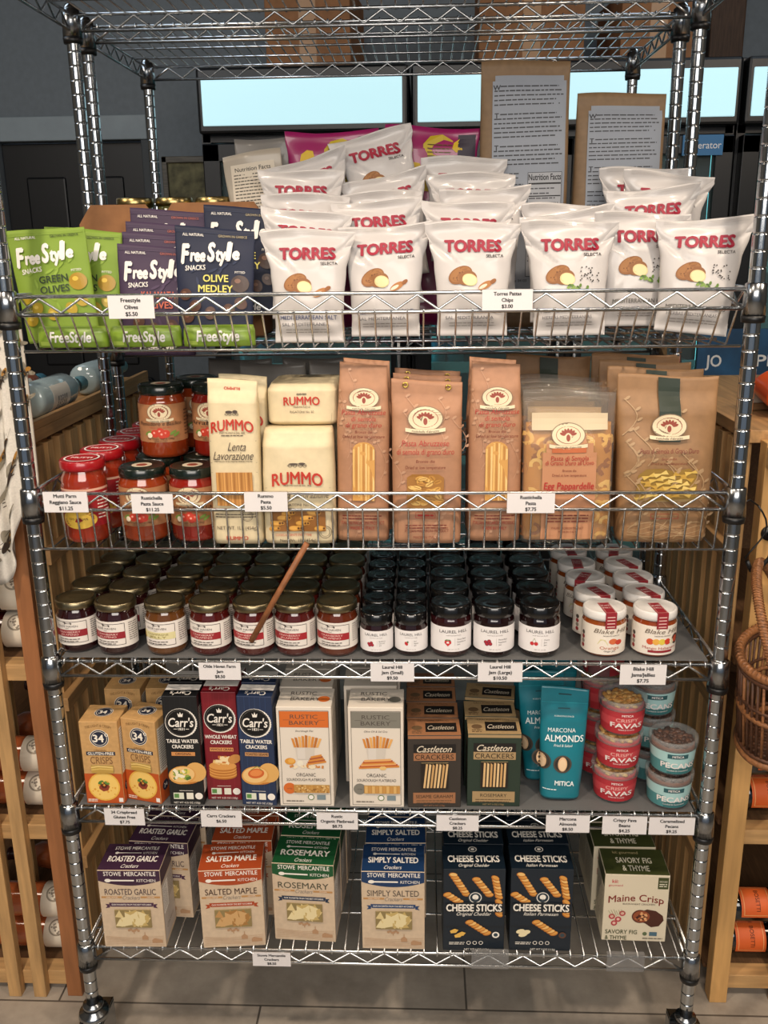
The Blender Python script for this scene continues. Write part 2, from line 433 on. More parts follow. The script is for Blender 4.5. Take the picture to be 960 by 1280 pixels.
b = B(); b.box(1.06, 1.868, .9, 1.42, 1.879, 1.30, M('#1d4f74', .5, tex='n', scale=8, amt=.25)); a = Art(b, plane((1.06, 1.868, .9), (1, 0, 0), (0, 0, 1), .36, .4))
a.T('JO', .16, .72, .1, WHITE, bold=.02, w=.16); a.T('IPI', .62, .72, .1, WHITE, bold=.02, w=.2); a.R(.0, .5, 1, .52, ink('#0e2b40'))
tag(b.obj('poster'), 'dark blue poster with white capitals low on the cooler front', 'poster')
# bottles chilling in the coolers and cartons on top
def pet():
    t = B(); t.lathe([(0, 0), (.03, 0), (.033, .01), (.033, .14), (.028, .17), (.013, .21), (.013, .225)], M('#3f8f96', .15, coat=.5), 16); o = t.obj('drink_bottle')
    c = B(); c.lathe([(.015, .223), (.015, .245), (0, .246)], M('#e8eeee', .4), 14); c.obj('cap', o)
    c = B(); f = label_wrap(c, .0333, .17, .05, .12, M('#d9e8e2', .5)); Art(c, f).R(.1, .3, .9, .6, ink('#2f7fa0')); c.obj('label', o); return o
pp = pet(); nb = 0
for z, zn in ((1.158, 'third'), (1.508, 'top')):
    for i, x in enumerate((-.59, -.52, .13, .2)):
        inst(pp, (x, 2.02, z + .002), (0, 0, .3 * i), f"teal drink bottle on the {zn} shelf of the {'narrow' if x < 0 else 'wide'} cooler, {'left' if i % 2 == 0 else 'right'} of its pair", 'bottle', 'bottles in the coolers')
for i, (x, s_, hh, lab) in enumerate(((-.32, .30, .26, 'brown cardboard carton on top of the narrow cooler'), (.45, .36, .3, 'large brown carton on top of the wide cooler'), (.88, .26, .22, 'small brown carton at the right end of the wide cooler top'))):
    b = B(); b.box(-s_ / 2, 0, 0, s_ / 2, .3, hh, M('#8a5f3c', .8, tex='n', scale=25, amt=.1), .004)
    b.box(-.03, -.0006, 0, .03, .3006, hh + .0008, M('#a37b52', .4)); o = b.obj('carton'); put(o, (x, 2.0, 2.191), (0, 0, .1 * (i - 1)), lab, 'box')

# ================================================================ WIRE RACKS
def zig(x0, x1, y, za, zb, n, axis='x'):
    P = []
    for i in range(n * 2 + 1):
        q = x0 + (x1 - x0) * i / (2 * n); z = za if i % 2 else zb
        P.append((q, y, z) if axis == 'x' else (y, q, z))
    return P
PW, PD = 0.595, 0.43
def edges(b, z1, z0, lift=0):
    r = .0032
    for y in (0, PD):
        for z in (z1, z0): b.tube([(-PW, y, z), (PW, y, z)], r, CHROME, 8)
    for x in (-PW, PW):
        for z in (z1, z0): b.tube([(x, 0, z), (x, PD, z)], r, CHROME, 8)
def shelf(parent, zc, basket=0.0, inset=.03):
    z1, z0 = zc + .040, zc + .011
    b = B(); edges(b, z1, z0); s = b.obj('shelf', parent)
    for y in (0, PD): b = B(); b.tube(zig(-PW + .02, PW - .02, y, z1 - .003, z0 + .003, 17), .0024, CHROME, 6); b.obj('truss', s)
    for x in (-PW, PW): b = B(); b.tube(zig(.02, PD - .02, x, z1 - .003, z0 + .003, 6, 'y'), .0022, CHROME, 6); b.obj('truss', s)
    for x in (-PW, PW):
        for y in (0, PD):
            b = B(); b.lathe([(.0135, 0), (.0185, 0), (.0165, .048), (.0135, .05)], CHROME_D, 18, (x, y, zc)); b.obj('collar', s)
            b = B(); b.lathe([(.0134, -.012), (.0178, -.011), (.019, -.001), (.0134, .001)], BLACKP, 18, (x, y, zc)); b.obj('black_sleeve', s)
    b = B(); n = 45
    for i in range(n):
        x = -PW + .025 + (2 * PW - .05) * i / (n - 1)
        if not basket: b.tube([(x, -.004, z1 - .004), (x, -.002, z1 + .004), (x, PD + .002, z1 + .004), (x, PD + .004, z1 - .004)], .0018, CHROME, 6)
        else:
            zf = zc - basket
            b.tube([(x, -.0045, z0 + .003), (x, min(.003, inset), z0 - .004), (x * .995, inset, zf), (x * .995, PD - .03, zf), (x, PD - .003, z0 - .004), (x, PD + .0045, z0 + .003)], .0017, CHROME, 6)
    zc2 = z1 - .0005 if not basket else zc - basket - .003
    for y in ((.11, .215, .32) if not basket else (inset, .16, .29, PD - .03)):
        b.tube([(-PW + .004, y, zc2), (PW - .004, y, zc2)], .0024, CHROME, 6)
    b.obj('wire_mat', s)
    return s
def rack(label, y0, shelves, xo=0.0):
    t = empty('wire_shelving_rack', (xo, y0, 0)); tag(t, label, 'shelving', 'chrome wire racks')
    for x in (-PW, PW):
        for y in (0, PD):
            b = B(); prof = [(0, .128), (.0125, .128)]; z = .16
            while z < 2.03:
                prof += [(.0127, z - .0026), (.0127, z - .0011), (.0114, z - .0006), (.0114, z + .0006), (.0127, z + .0011), (.0127, z + .0026)]; z += .0254
            prof += [(.0127, 2.04), (.009, 2.047), (0, 2.048)]
            b.lathe(prof, POSTM, 18, (x, y, 0)); p = b.obj('post', t)
            # castor
            c = B(); c.lathe([(0, .158), (.012, .158), (.012, .128), (.020, .127), (.021, .117), (.017, .116), (.017, .112), (.029, .109), (.031, .100), (.029, .094), (0, .093)], CHROME_D, 20, (x, y, 0))
            for q in (-.022, .022): c.box(x + q - .002, y - .022, .028, x + q + .002, y + .048, .096, CHROME_D, .001)
            c.box(x - .024, y - .030, .088, x + .024, y + .048, .096, CHROME_D, .002)
            co = c.obj('castor', t)
            c = B(); c.lathe([(0, -.015), (.035, -.015), (.046, -.012), (.047, 0), (.046, .012), (.035, .015), (0, .015)], M('#2a2c2e', .6), 24, (x, y + .02, .048), 'x'); c.obj('wheel', co)
            if y or y0: continue
            c = B(); c.box(x - .016, y - .075, .066, x + .016, y - .03, .074, BLACKP, .003, (-.35, 0, 0)); c.obj('brake_lever', co)
    for zc, bk in shelves: shelf(t, zc, bk, .034 if bk < .05 else .002)
    return t
rack('chrome wire rack holding the snacks, pasta, jams and crackers', 0.0, ((1.989, 0), (1.485, .048), (1.157, .057), (.845, 0), (.541, 0), (.224, 0)))
rack('second chrome wire rack standing empty behind the stocked rack', 0.535, ((1.989, 0), (1.36, 0), (.78, 0), (.20, 0)), -.009)
LIN = clear('#8d8f90', .22, 'shelf_liner')
for z, n_ in ((.8909, 'jam'), (.5869, 'cracker box')):
    b = B(); b.box(-.575, .002, z, .575, .428, z + .0015, LIN); tag(b.obj('shelf_liner'), f'clear grey plastic liner sheet under the {n_}{"" if n_ == "cracker box" else " jar"} shelf goods', 'shelf liner', 'shelf liners')

# ================================================================ PRICE TAGS
def pricetag(cx, w_, z0, z1, rows, lab):
    h_ = z1 - z0; b = B(); b.box(-w_ / 2, -.0008, 0, w_ / 2, .0008, h_, M('#f3efef', .5)); f = plane((-w_ / 2, -.0008, 0), (1, 0, 0), (0, 0, 1), w_, h_); a = Art(b, f)
    vv = {1: [.5], 2: [.68, .36], 3: [.80, .50, .20]}[len(rows)]
    for r_, v in zip(rows, vv): a.T(r_, .5, v, .17, BLK, bold=.035, maxw=.92)
    o = b.obj('price_tag'); o['kind'] = 'thing'
    c = B(); CL = clear('#fbfbfb', .03, 'tag_holder')
    c.box(-w_ / 2 - .001, -.0016, -.001, w_ / 2 + .001, -.0011, h_ + .001, CL); c.box(-w_ / 2 - .001, -.0011, h_, w_ / 2 + .001, .0055, h_ + .0012, CL)
    c.obj('clear_holder', o)
    put(o, (cx, -.0105, z0), (0, 0, 0), lab, 'price tag', 'shelf price tags')
for q in (
    (-.389, .074, 1.490, 1.526, ('Freestyle', 'Olives', '$5.50'), 'white price tag for the olives at $5.50 on the top goods shelf'),
    (.209, .079, 1.497, 1.529, ('Torres Pattas', 'Chips', '$3.00'), 'white price tag for the chips at $3.00'),
    (-.531, .076, 1.167, 1.203, ('Mutti Parm', 'Reggiano Sauce', '$11.25'), 'white $11.25 price tag in front of the red-lidded sauce jars'),
    (-.382, .071, 1.165, 1.199, ('Rustichella', 'Pasta Sauce', '$11.25'), 'white $11.25 price tag in front of the dark-lidded sauce jars'),
    (-.188, .073, 1.168, 1.202, ('Rummo', 'Pasta', '$5.50'), 'white $5.50 price tag between the two cream pasta packs'),
    (.256, .079, 1.165, 1.199, ('Rustichella', 'Pasta', '$7.75'), 'white price tag for pasta at $7.75 in front of the clear pasta bag'),
    (-.286, .075, .855, .888, ('Olde Haven Farm', 'Jam', '$8.50'), 'white price tag for the gold-lidded jams at $8.50'),
    (.022, .077, .854, .889, ('Laurel Hill', 'Jam (Small)', '$9.50'), 'white price tag for the small black-lidded jams at $9.50'),
    (.212, .078, .855, .891, ('Laurel Hill', 'Jam (Large)', '$10.50'), 'white price tag for the large black-lidded jams at $10.50'),
    (.461, .080, .851, .889, ('Blake Hill', 'Jams/Jellies', '$7.75'), 'white price tag for white-lidded jams at $7.75'),
    (-.486, .076, .552, .587, ('34 Crispbread', 'Gluten Free', '$7.75'), 'white price tag for gluten free crispbread at $7.75'),
    (-.302, .077, .551, .586, ('Carrs Crackers', '$6.50'), 'white two-line price tag at $6.50 under the tall cracker boxes'),
    (-.084, .077, .549, .584, ('Rustic', 'Organic Flatbread', '$8.75'), 'white price tag for organic flatbread at $8.75'),
    (.140, .078, .549, .582, ('Castleton', 'Crackers', '$8.25'), 'white price tag for crackers at $8.25 under the kraft-topped boxes'),
    (.343, .080, .549, .585, ('Marcona', 'Almonds', '$8.50'), 'white price tag for almonds at $8.50'),
    (.447, .081, .547, .584, ('Crispy Fava', 'Beans', '$4.25'), 'white price tag for fava beans at $4.25'),
    (.533, .083, .547, .583, ('Caramelized', 'Pecans', '$9.25'), 'white price tag for pecans at $9.25'),
    (-.222, .075, .235, .267, ('Stowe Mercantile', 'Crackers', '$8.50'), 'white price tag on the lowest shelf rail'),
): pricetag(*q)
for cx, n_ in ((.206, 'dark blue cheese stick boxes'), (.467, 'cream and olive crisp box')):
    b = B(); CL = clear('#e6e6e6', .16, 'empty_holder')
    b.box(-.036, -.001, 0, .036, 0, .04, CL); b.box(-.036, 0, .038, .036, .008, .0392, CL); put(b.obj('tag_holder'), (cx, -.0105, .239), (0, 0, 0), f'empty clear tag holder under the {n_}', 'tag holder', 'empty tag holders')

# ================================================================ WINE RACKS EITHER SIDE
WD = M('#c39a66', .6, tex='woodz', amt=.12, scale=14); WX = M('#c39a66', .6, tex='woodx', amt=.12, scale=14); WY = M('#b58b5a', .6, tex='woody', amt=.14, scale=14)
RD = M('#a0683f', .55, tex='woodz', amt=.10, scale=14); DKW = M('#6b4c30', .7, tex='woody', amt=.15)
t = empty('wine_rack', (-.9, .55, 0)); tag(t, 'light pine lattice wine rack left of the wire rack', 'wine rack', 'pine wine racks')
def wb(name, boxes, mat, par, off, bev=.0015):
    b = B()
    for q in boxes: b.box(q[0] - off[0], q[1] - off[1], q[2], q[3] - off[0], q[4] - off[1], q[5], mat, bev)
    return b.obj(name, par)
OL = (-.9, .55)
wb('end_panel', [(-.715, .145, 0, -.682, .185, 1.25)], RD, t, OL)
for x in (-.832, -.775, -1.03): wb('upright', [(x - .014, .14, 0, x + .014, .162, 1.25)], WD, t, OL)
for z in (.016, .392, .763, 1.14): wb('crossbar', [(-1.15, .162, z, -.715, .2, z + .036)], WX, t, OL)
wb('back_panel', [(-1.15, .93, 0, -.70, .95, 1.25)], DKW, t, OL)
for i in range(12): wb('side_slat', [(-.69, .215 + .062 * i, .02, -.672, .215 + .062 * i + (.03 if i % 3 else .042), 1.23)], WD, t, OL)
for i in range(4): wb('rear_slat', [(-.99 + .075 * i, .42, .02, -.965 + .075 * i, .44, 1.23)], WD, t, OL)
for z in (.30, .68, 1.0): wb('side_rail', [(-.674, .19, z, -.655, .94, z + .03)], WY, t, OL)
wb('top_board', [(-1.15, .19, 1.245, -.66, .95, 1.268)], WY, t, OL)
wb('top_lip', [(-.672, .19, 1.268, -.66, .95, 1.285)], WY, t, OL)
wb('corner_post', [(-.735, .166, 1.25, -.70, .195, 1.49)], WD, t, OL)
for z in (.035, .41, .785): wb('bin_shelf', [(-1.15, .2, z, -.69, .93, z + .012)], DKW, t, OL)
OR = (.95, .55)
t = empty('wine_rack', (.95, .55, 0)); tag(t, 'light pine lattice wine rack right of the wire rack', 'wine rack', 'pine wine racks')
wb('end_panel', [(.700, .165, 0, .737, .2, 1.245)], M('#cfa063', .55, tex='woodz', amt=.08, scale=14), t, OR)
for x in (.845, .98): wb('upright', [(x - .014, .16, 0, x + .014, .182, 1.245)], WD, t, OR)
for z in (.024, .39, .76, 1.12): wb('crossbar', [(.737, .182, z, 1.2, .22, z + .034)], WX, t, OR)
wb('back_panel', [(.70, .93, 0, 1.2, .95, 1.25)], DKW, t, OR)
for i in range(12): wb('side_slat', [(.68, .235 + .06 * i, .02, .698, .235 + .06 * i + (.03 if i % 3 else .044), 1.23)], WD, t, OR)
for z in (.30, .68, 1.0): wb('side_rail', [(.662, .2, z, .681, .94, z + .03)], WY, t, OR)
wb('top_board', [(.68, .2, 1.238, 1.2, .95, 1.262)], WY, t, OR)
wb('block', [(.70, .105, 1.2, .735, .165, 1.238)], WX, t, OR)
for z in (.043, .41, .78): wb('bin_shelf', [(.70, .22, z, 1.2, .93, z + .012)], DKW, t, OR)
# wine bottles
def wine(body, lab, foil, orange=False):
    p = [(0, 0), (.030, 0), (.037, .006), (.038, .02), (.038, .185), (.033, .215), (.017, .245), (.0145, .262), (.0145, .295), (.0155, .297), (.0155, .302), (0, .302)]
    b = B(); b.lathe(p, body, 24); o = b.obj('wine_bottle')
    c = B(); c.lathe([(.0152, .255), (.0152, .2965), (.0162, .297), (.0162, .3025), (0, .3028)], foil, 18); c.obj('foil_cap', o)
    c = B(); f = label_wrap(c, .0381, .135 if not orange else .075, .012 if not orange else .022, .09 if not orange else .088, lab); a = Art(c, f)
    if orange:
        a.frame(.06, .08, .94, .92, .02, ink('#f0b070')); a.T('BOSETTI', .5, .55, .13, ink('#3c1708'), maxw=.8)
    else:
        a.E(.5, .62, .14, ink('#9b8f7c'), ring=.2); a.bits(.36, .45, .64, .8, [ink('#8d8172')], 20, .02); a.lines(.2, .8, .34, .09, 3, .03, ink('#7d7266')); a.R(0, 0, 1, .06, ink('#7e2f2a'))
    c.obj('label', o); return o
rose = wine(M('#a3552f', .12, coat=.8), M('#e7dcc8', .6), M('#3a1a18', .4))
red = wine(M('#3a1210', .1, coat=.8), M('#e7dcc8', .6), M('#241010', .4))
blk = wine(M('#0b0b0c', .1, coat=.8), M('#e2672c', .5), M('#e2672c', .45), True)
LW = (0, -pi / 2, 0)
def lying(p, x, y, z, roll, lab, sgn=-1):
    # axis along x, neck to the left; roll turns the label towards the shopper
    R = Euler((0, sgn * pi / 2, 0)).to_matrix() @ Euler((0, 0, roll)).to_matrix()
    inst(p, (x, y, z), R.to_euler(), lab, 'wine bottle', 'bottles lying in the wine racks')
lv = (('upper', .839, (red, red)), ('middle', .464, (rose, rose)), ('lowest', .089, (rose, rose)))
for nm, z, ps in lv:
    lying(ps[1], -.697, .25, z, pi / 4, f"{'rosé' if ps[1] is rose else 'dark red'} wine bottle lying at the bottom of the {nm} left wine bin")
    lying(ps[0], -.697, .255, z + .0785, pi / 4 + .2, f"{'rosé' if ps[0] is rose else 'dark red'} wine bottle lying on another in the {nm} left wine bin")
    lying(rose, -.70, .52, z, pi / 4, f'rosé wine bottle at the back of the {nm} left wine bin, seen between slats')
    lying(rose, -.70, .74, z, pi / 4, f'rosé wine bottle farthest back in the {nm} left wine bin')
for nm, z in (('middle', .463), ('lowest', .097)):
    lying(blk, -.0 + .746, .262, z, -pi / 4 + .2, f'orange-labelled black wine bottle lying at the bottom of the {nm} right bin', 1)
    lying(blk, -.0 + .752, .265, z + .0785, -pi / 4 - .1, f'orange-labelled black wine bottle stacked on another, {nm} right bin', 1)
# bottles lying on top of the left rack
def clearb(body, cap, name_lab):
    b = B(); b.lathe([(0, 0), (.03, 0), (.036, .008), (.036, .16), (.026, .195), (.015, .215), (.015, .25), (0, .25)], body, 22); o = b.obj('wine_bottle')
    c = B(); c.lathe([(.017, .225), (.017, .262), (0, .263)], cap, 16); c.obj('cap', o)
    c = B(); f = label_wrap(c, .0361, .12, .04, .12, M('#e6e2d6', .5)); Art(c, f).lines(.2, .8, .75, .12, 5, .05, ink('#5c6670')); c.obj('label', o); return o
cb = clearb(M('#9fb3b8', .1, coat=.8), M('#6fa8b4', .4), ''); ob = clearb(M('#b5562f', .1, coat=.8), M('#4a90a8', .4), '')
def along(p, x, y, z, yaw, lab):
    R = Euler((0, 0, yaw)).to_matrix() @ Euler((-pi / 2, 0, 0)).to_matrix() @ Euler((0, 0, 2.5)).to_matrix()
    inst(p, (x, y, z), R.to_euler(), lab, 'bottle', 'bottles lying on the left wine rack')
along(cb, -.715, .31, 1.306, -.05, 'clear blue-capped bottle on top of the left wine rack, nearest the wire rack')
along(ob, -.80, .36, 1.306, .06, 'orange bottle lying on top of the left wine rack beside the clear one')
along(cb, -.715, .62, 1.306, -.03, 'clear bottle lying farther back on top of the left wine rack')

# bee-print towel hanging over the corner post of the left rack
def towel():
    b = B(); n, k = 60, 40; vs = []; fs = []
    def P(u, v, l=0.0):
        x = -.815 + .19 * u; top = 1.492; hem = 1.02 + .03 * sin(9 * u) + (.0 if u < .62 else (u - .62) * .42)
        z = top + (hem - top) * v
        g = .35 + .65 * v
        y = .118 + g * (.016 * sin(21 * u + 1.2 * v) + .007 * sin(47 * u + 2)) - .01 * v
        return (x + .012 * (v - .5) * sin(7 * u), y - l, z)
    for s_ in (0, 1):
        for j in range(k + 1):
            for i in range(n + 1): vs.append(P(i / n, j / k, -.003 * s_))
    N = (n + 1) * (k + 1)
    for s_ in (0, 1):
        for j in range(k):
            for i in range(n):
                q = [s_ * N + j * (n + 1) + i, s_ * N + j * (n + 1) + i + 1, s_ * N + (j + 1) * (n + 1) + i + 1, s_ * N + (j + 1) * (n + 1) + i]; fs.append(q)
    for j in range(k):
        for i in (0, n): fs.append([j * (n + 1) + i, (j + 1) * (n + 1) + i, N + (j + 1) * (n + 1) + i, N + j * (n + 1) + i])
    for i in range(n):
        for j in (0, k): fs.append([j * (n + 1) + i, j * (n + 1) + i + 1, N + j * (n + 1) + i + 1, N + j * (n + 1) + i])
    b.add(vs, fs, M('#d9d3c8', .85, tex='n', scale=300, amt=.05), True)
    F = Face(.19, .47, lambda u, v, l: P(u, 1 - v, l + .0012), 1); a = Art(b, F)
    BR = ink('#2b1d12'); GO = ink('#a5762e'); WG = ink('#8a8272')
    rg = random.Random(4)
    for u, v in ((.9, .83), (.97, .66), (.93, .5), (.74, .72), (.62, .88), (.55, .6), (.7, .45), (.45, .8), (.38, .5), (.78, .28), (.55, .3), (.3, .3), (.62, .14), (.4, .12), (.2, .65), (.15, .15), (.86, .93), (.2, .9)):
        r = rg.uniform(-1.2, 1.2); cr, sr = cos(r), sin(r)
        def at_(x, y): return (u + 1.45 * (x * cr - y * sr) / .19, v + 1.45 * (x * sr + y * cr) / .47)
        for sx in (-1, 1):
            p = at_(sx * .009, .006); a.E(p[0], p[1], .078, WG, rv=.0125, rot=r + sx * .5, n=12)
            for q in (-.004, .002, .007): a.strip([at_(0, q), at_(sx * .010, q - .005)], .006, BR)
        a.E(u, v, .044, BR, rv=.031, rot=r, n=14)
        for q in (-.006, -.002): a.strip([at_(-.0045, q), at_(.0045, q)], .009, GO)
        p = at_(0, .008); a.E(p[0], p[1], .036, GO, rv=.014, rot=r, n=12)
    return b.obj('tea_towel')
tag(towel(), 'white tea towel printed with bees hanging at the left of the rack', 'towel')

# wicker basket hanging on the right rack
def basket():
    t = empty('wicker_basket', (.718, .03, .72), (0, 0, rad(65))); tag(t, 'brown wicker basket with arched handle hanging on the right wine rack', 'basket')
    W1 = M('#50301c', .55, tex='n', scale=120, amt=.2); W2 = M('#8a5a34', .55, tex='n', scale=160, amt=.2)
    def ell(z, k, r, mat, b, n=40, lift=0):
        b.tube([(.135 * k * cos(2 * pi * i / n), .075 * k * sin(2 * pi * i / n), z + lift * cos(2 * pi * i / n) ** 2) for i in range(n)], r, mat, 8, True)
    b = B(); ell(.175, 1.0, .008, W2, b, 48, .0); ell(.163, .99, .005, W1, b, 48)
    for i in range(60):
        a = 2 * pi * i / 60; b.sphere((.135 * cos(a), .075 * sin(a), .176), (.009, .0045, .009), W2, 6, (0, .6, a))
    b.obj('rim', t)
    b = B()
    for i in range(44):
        a = 2 * pi * i / 44; b.tube([(.135 * cos(a), .075 * sin(a), .17), (.128 * cos(a + .05), .071 * sin(a + .05), .09), (.115 * cos(a + .08), .064 * sin(a + .08), .01)], .0026, W1 if i % 4 else W2, 6)
    ell(.09, .95, .0045, W2, b); ell(.11, .965, .003, W1, b); b.obj('woven_side', t)
    b = B(); ell(.008, .86, .007, W2, b); ell(.018, .87, .004, W1, b)
    for i in range(-9, 10):
        x = i * .012; q = .064 * math.sqrt(max(0, 1 - (x / .116) ** 2)); b.tube([(x, -q, .004), (x, q, .004)], .0035, W1, 6)
    b.obj('base', t)
    b = B(); P = [(.02 + -.135 * cos(pi * i / 24) - .0, 0, .175 + .155 * sin(pi * i / 24)) for i in range(25)]; P = [(p[0] - .02, .06 * math.sin(pi * i / 24), p[2]) for i, p in enumerate(P)]
    b.tube(P, .0075, W2, 8)
    for i in range(24):
        for k in range(4):
            q = Vector(P[i]).lerp(Vector(P[i + 1]), k / 4); d_ = (Vector(P[i + 1]) - Vector(P[i])).normalized(); nn = Vector((-d_.z, 0, d_.x))
            b.tube([q + (nn * cos(2 * pi * j / 8) + Vector((0, 1, 0)) * sin(2 * pi * j / 8)) * .0082 for j in range(8)], .0014, W2, 4, True)
    b.obj('handle', t)
basket()
b = B(); b.tube([(.718, .164, 1.075), (.715, .12, 1.07), (.69, .075, 1.056), (.664, .056, 1.040), (.650, .048, 1.043), (.640, .042, 1.062)], .004, BLACKP, 8); b.lathe([(0, 0), (.014, 0), (.014, .004), (0, .004)], BLACKP, 16, (.718, .1605, 1.075), 'y')
tag(b.obj('wall_hook'), 'black hook on the right wood rack carrying the wicker basket', 'hook')
b = B(); b.tube([(.652 + .018 * sin(i * .5), .05, 1.16 - .012 * i) for i in range(9)], .0016, BLACKP, 6); b.tube([(.614, .03, 1.168), (.635, .045, 1.172), (.652, .05, 1.16)], .0016, BLACKP, 6)
tag(b.obj('cable'), 'thin black cable loop beside the right front post', 'cable')
# orange bag on top of right rack
bg = Bag([(0, .07, .03, 2.6, 0), (.02, .085, .04, 2.4, 0), (.08, .085, .04, 2.2, 0), (.11, .08, .004, 2.2, 0), (.12, .082, .0015, 2.2, 0)], .003, 5); b = B(); bg.mesh(b, M('#d9541f', .3, coat=.3)); a = Art(b, bg.face(.15, .1)); a.R(.15, .3, .85, .6, WHITE)
put(b.obj('snack_bag'), (.83, .30, 1.302), (-1.35, 0, .1), 'orange snack bag lying on top of the right wine rack', 'bag')
b = B(); b.box(0, 0, 0, .16, .03, .015, M('#8a6a48', .6, tex='woodx'), .003); b.box(.01, .002, .015, .15, .028, .05, M('#b9b4a8', .6), .003); put(b.obj('carton'), (.74, .4, 1.263), (0, 0, .2), 'small pale carton on top of the right wine rack behind the orange bag', 'box')

# ================================================================ GOODS: cartons
Z1, Z2, Z3, Z4, Z5 = 1.4388, 1.1018, .8927, .5887, .2698
ORD = ['front', 'second', 'third', 'fourth', 'fifth', 'sixth', 'seventh', 'eighth']
class Carton:
    def __init__(s, w, d, h, mat, bev=.0012):
        s.w, s.d, s.h = w, d, h; s.b = B(); s.b.box(-w / 2, 0, 0, w / 2, d, h, mat, bev)
        s.front = Art(s.b, plane((-w / 2, 0, 0), (1, 0, 0), (0, 0, 1), w, h))
        s.top = Art(s.b, plane((-w / 2, 0, h), (1, 0, 0), (0, 1, 0), w, d))
        s.right = Art(s.b, plane((w / 2, 0, 0), (0, 1, 0), (0, 0, 1), d, h))
        s.left = Art(s.b, plane((-w / 2, d, 0), (0, -1, 0), (0, 0, 1), d, h))
    def window(s, root, u0, v0, u1, v1, draw, name='window'):
        b = B(); x0, x1 = -s.w / 2 + u0 * s.w, -s.w / 2 + u1 * s.w
        b.box(x0, -.0026, v0 * s.h, x1, -.0006, v1 * s.h, M('#9c8a62', .5), .0006)
        draw(Art(b, plane((x0, -.0026, v0 * s.h), (1, 0, 0), (0, 0, 1), x1 - x0, (v1 - v0) * s.h), l0=.0001)); return b.obj(name, root)

def stowe(col, name, dark, ribbon, nm):
    cr = M('#cdb79c', .55, tex='n', scale=90, amt=.04); c = Carton(.122, .082, .178, cr); f = c.front; C_ = M(col, .5); W_ = ink('#efe9df'); TN = ink('#b98a55'); SK = ink('#b08a68')
    pts = [(.006, .994), (.006, .86)] + [(.006 + .988 * i / 16, .805 + .062 * (2 * i / 16 - 1) ** 2) for i in range(17)] + [(.994, .994)]
    f.P(pts, C_)
    def logo(a, v, k=1.0):
        a.T('STOWE', .24, v, .052 * k, W_, w=.28, bold=.012); a.T('MERCANTILE', .68, v, .052 * k, W_, w=.50, bold=.012)
        y = v - .085 * k; a.E(.16, y, .05, W_, rv=.022 * k); a.strip([(.2, y), (.58, y)], .026, W_); a.T('KITCHEN', .77, y, .036 * k, W_, w=.3)
    logo(f, .955)
    f.T(name, .5, .725, .075, ink(dark), w=.82, bold=.004)
    f.R(.03, .645, .36, .667, TN); f.R(.66, .645, .97, .667, TN); f.T('HAND CRAFTED', .2, .656, .012, W_, maxw=.28); f.T('CRACKERS', .82, .656, .012, W_, maxw=.24); f.T('Crackers', .51, .652, .05, ink('#8d8178'), w=.28, shear=.4)
    RB = ink(ribbon); f.P([(.14, .585), (.86, .585), (.84, .535), (.16, .535)], RB); f.P([(.08, .57), (.15, .565), (.15, .525), (.08, .515), (.11, .543)], RB); f.P([(.92, .57), (.85, .565), (.85, .525), (.92, .515), (.89, .543)], RB)
    f.T('OUR FAVORITES FROM THE BEST KITCHENS', .5, .56, .02, W_, maxw=.64, bold=.01)
    # engraved farm scene
    for i in range(7): f.strip([(.03 + .94 * q / 10, .035 + i * .017 + .012 * sin(q * .5 + i * .4)) for q in range(11)], .004, SK)
    f.P([(.62, .10), (.62, .14), (.67, .17), (.72, .14), (.72, .10)], SK); f.P([(.78, .06), (.78, .1), (.82, .12), (.95, .1), (.95, .06)], SK); f.R(.665, .10, .675, .2, SK)
    for q in range(6): f.E(.42 + .03 * q, .225 + .012 * sin(q * 2), .022, SK)
    f.R(.49, .18, .505, .22, SK)
    t = c.top; t.R(.006, .01, .994, .99, C_); 
    t.T('STOWE MERCANTILE', .5, .82, .12, W_, w=.72, bold=.01); t.E(.2, .64, .03, W_); t.strip([(.22, .64), (.6, .64)], .02, W_); t.T('KITCHEN', .74, .64, .08, W_, w=.22)
    t.T(name, .5, .42, .20, W_, w=.80, bold=.03); t.T('Crackers', .5, .15, .13, W_, w=.28, shear=.4)
    for s_ in (c.right, c.left):
        s_.R(.01, .80, .99, .994, C_); s_.R(.04, .06, .96, .78, M('#bdb4ac', .6)); s_.R(.08, .40, .5, .74, WHITE); s_.lines(.1, .47, .71, .025, 12, .007, ink('#3a3533')); s_.lines(.55, .94, .72, .03, 9, .008, ink('#5a4f49')); s_.T('Crackers', .5, .2, .05, ink('#7b6a5c'), shear=.4, maxw=.6)
    o = c.b.obj(nm)
    c.window(o, .22, .27, .80, .50, lambda a: (a.R(0, 0, 1, 1, M('#8d7b50', .4)), a.bits(0, 0, 1, 1, [M(q, .5) for q in (('#d9c48d', '#c2a869', '#e2d2a2') if dark != '#3a1c10' else ('#b98c55', '#a3763f', '#c9a06b'))], 42, .15, 3, 1.0, 3)))
    return o
SG = 'gable cracker boxes on the lowest shelf'
sp = [
    (stowe('#3a2038', 'ROASTED GARLIC', '#4a3a40', '#4a2a44', 'cracker_box'), 'dark plum roasted garlic cracker box', [(-.492, -.006, .02), (-.458, .082, -.05), (-.444, .170, -.04)]),
    (stowe('#a5451e', 'SALTED MAPLE', '#3a1c10', '#a8441f', 'cracker_box'), 'orange salted maple cracker box', [(-.296, .000, .09), (-.290, .090, .03), (-.288, .176, .0)]),
    (stowe('#14502a', 'ROSEMARY', '#4a4a3a', '#25324a', 'cracker_box'), 'green rosemary cracker box', [(-.158, .020, -.05), (-.153, .108, -.04), (-.148, .194, -.02)]),
    (stowe('#15345c', 'SIMPLY SALTED', '#5a5048', '#22406a', 'cracker_box'), 'blue simply salted cracker box', [(.018, .002, .0), (.021, .090, .02), (.022, .178, 0), (.022, .264, 0)]),
]
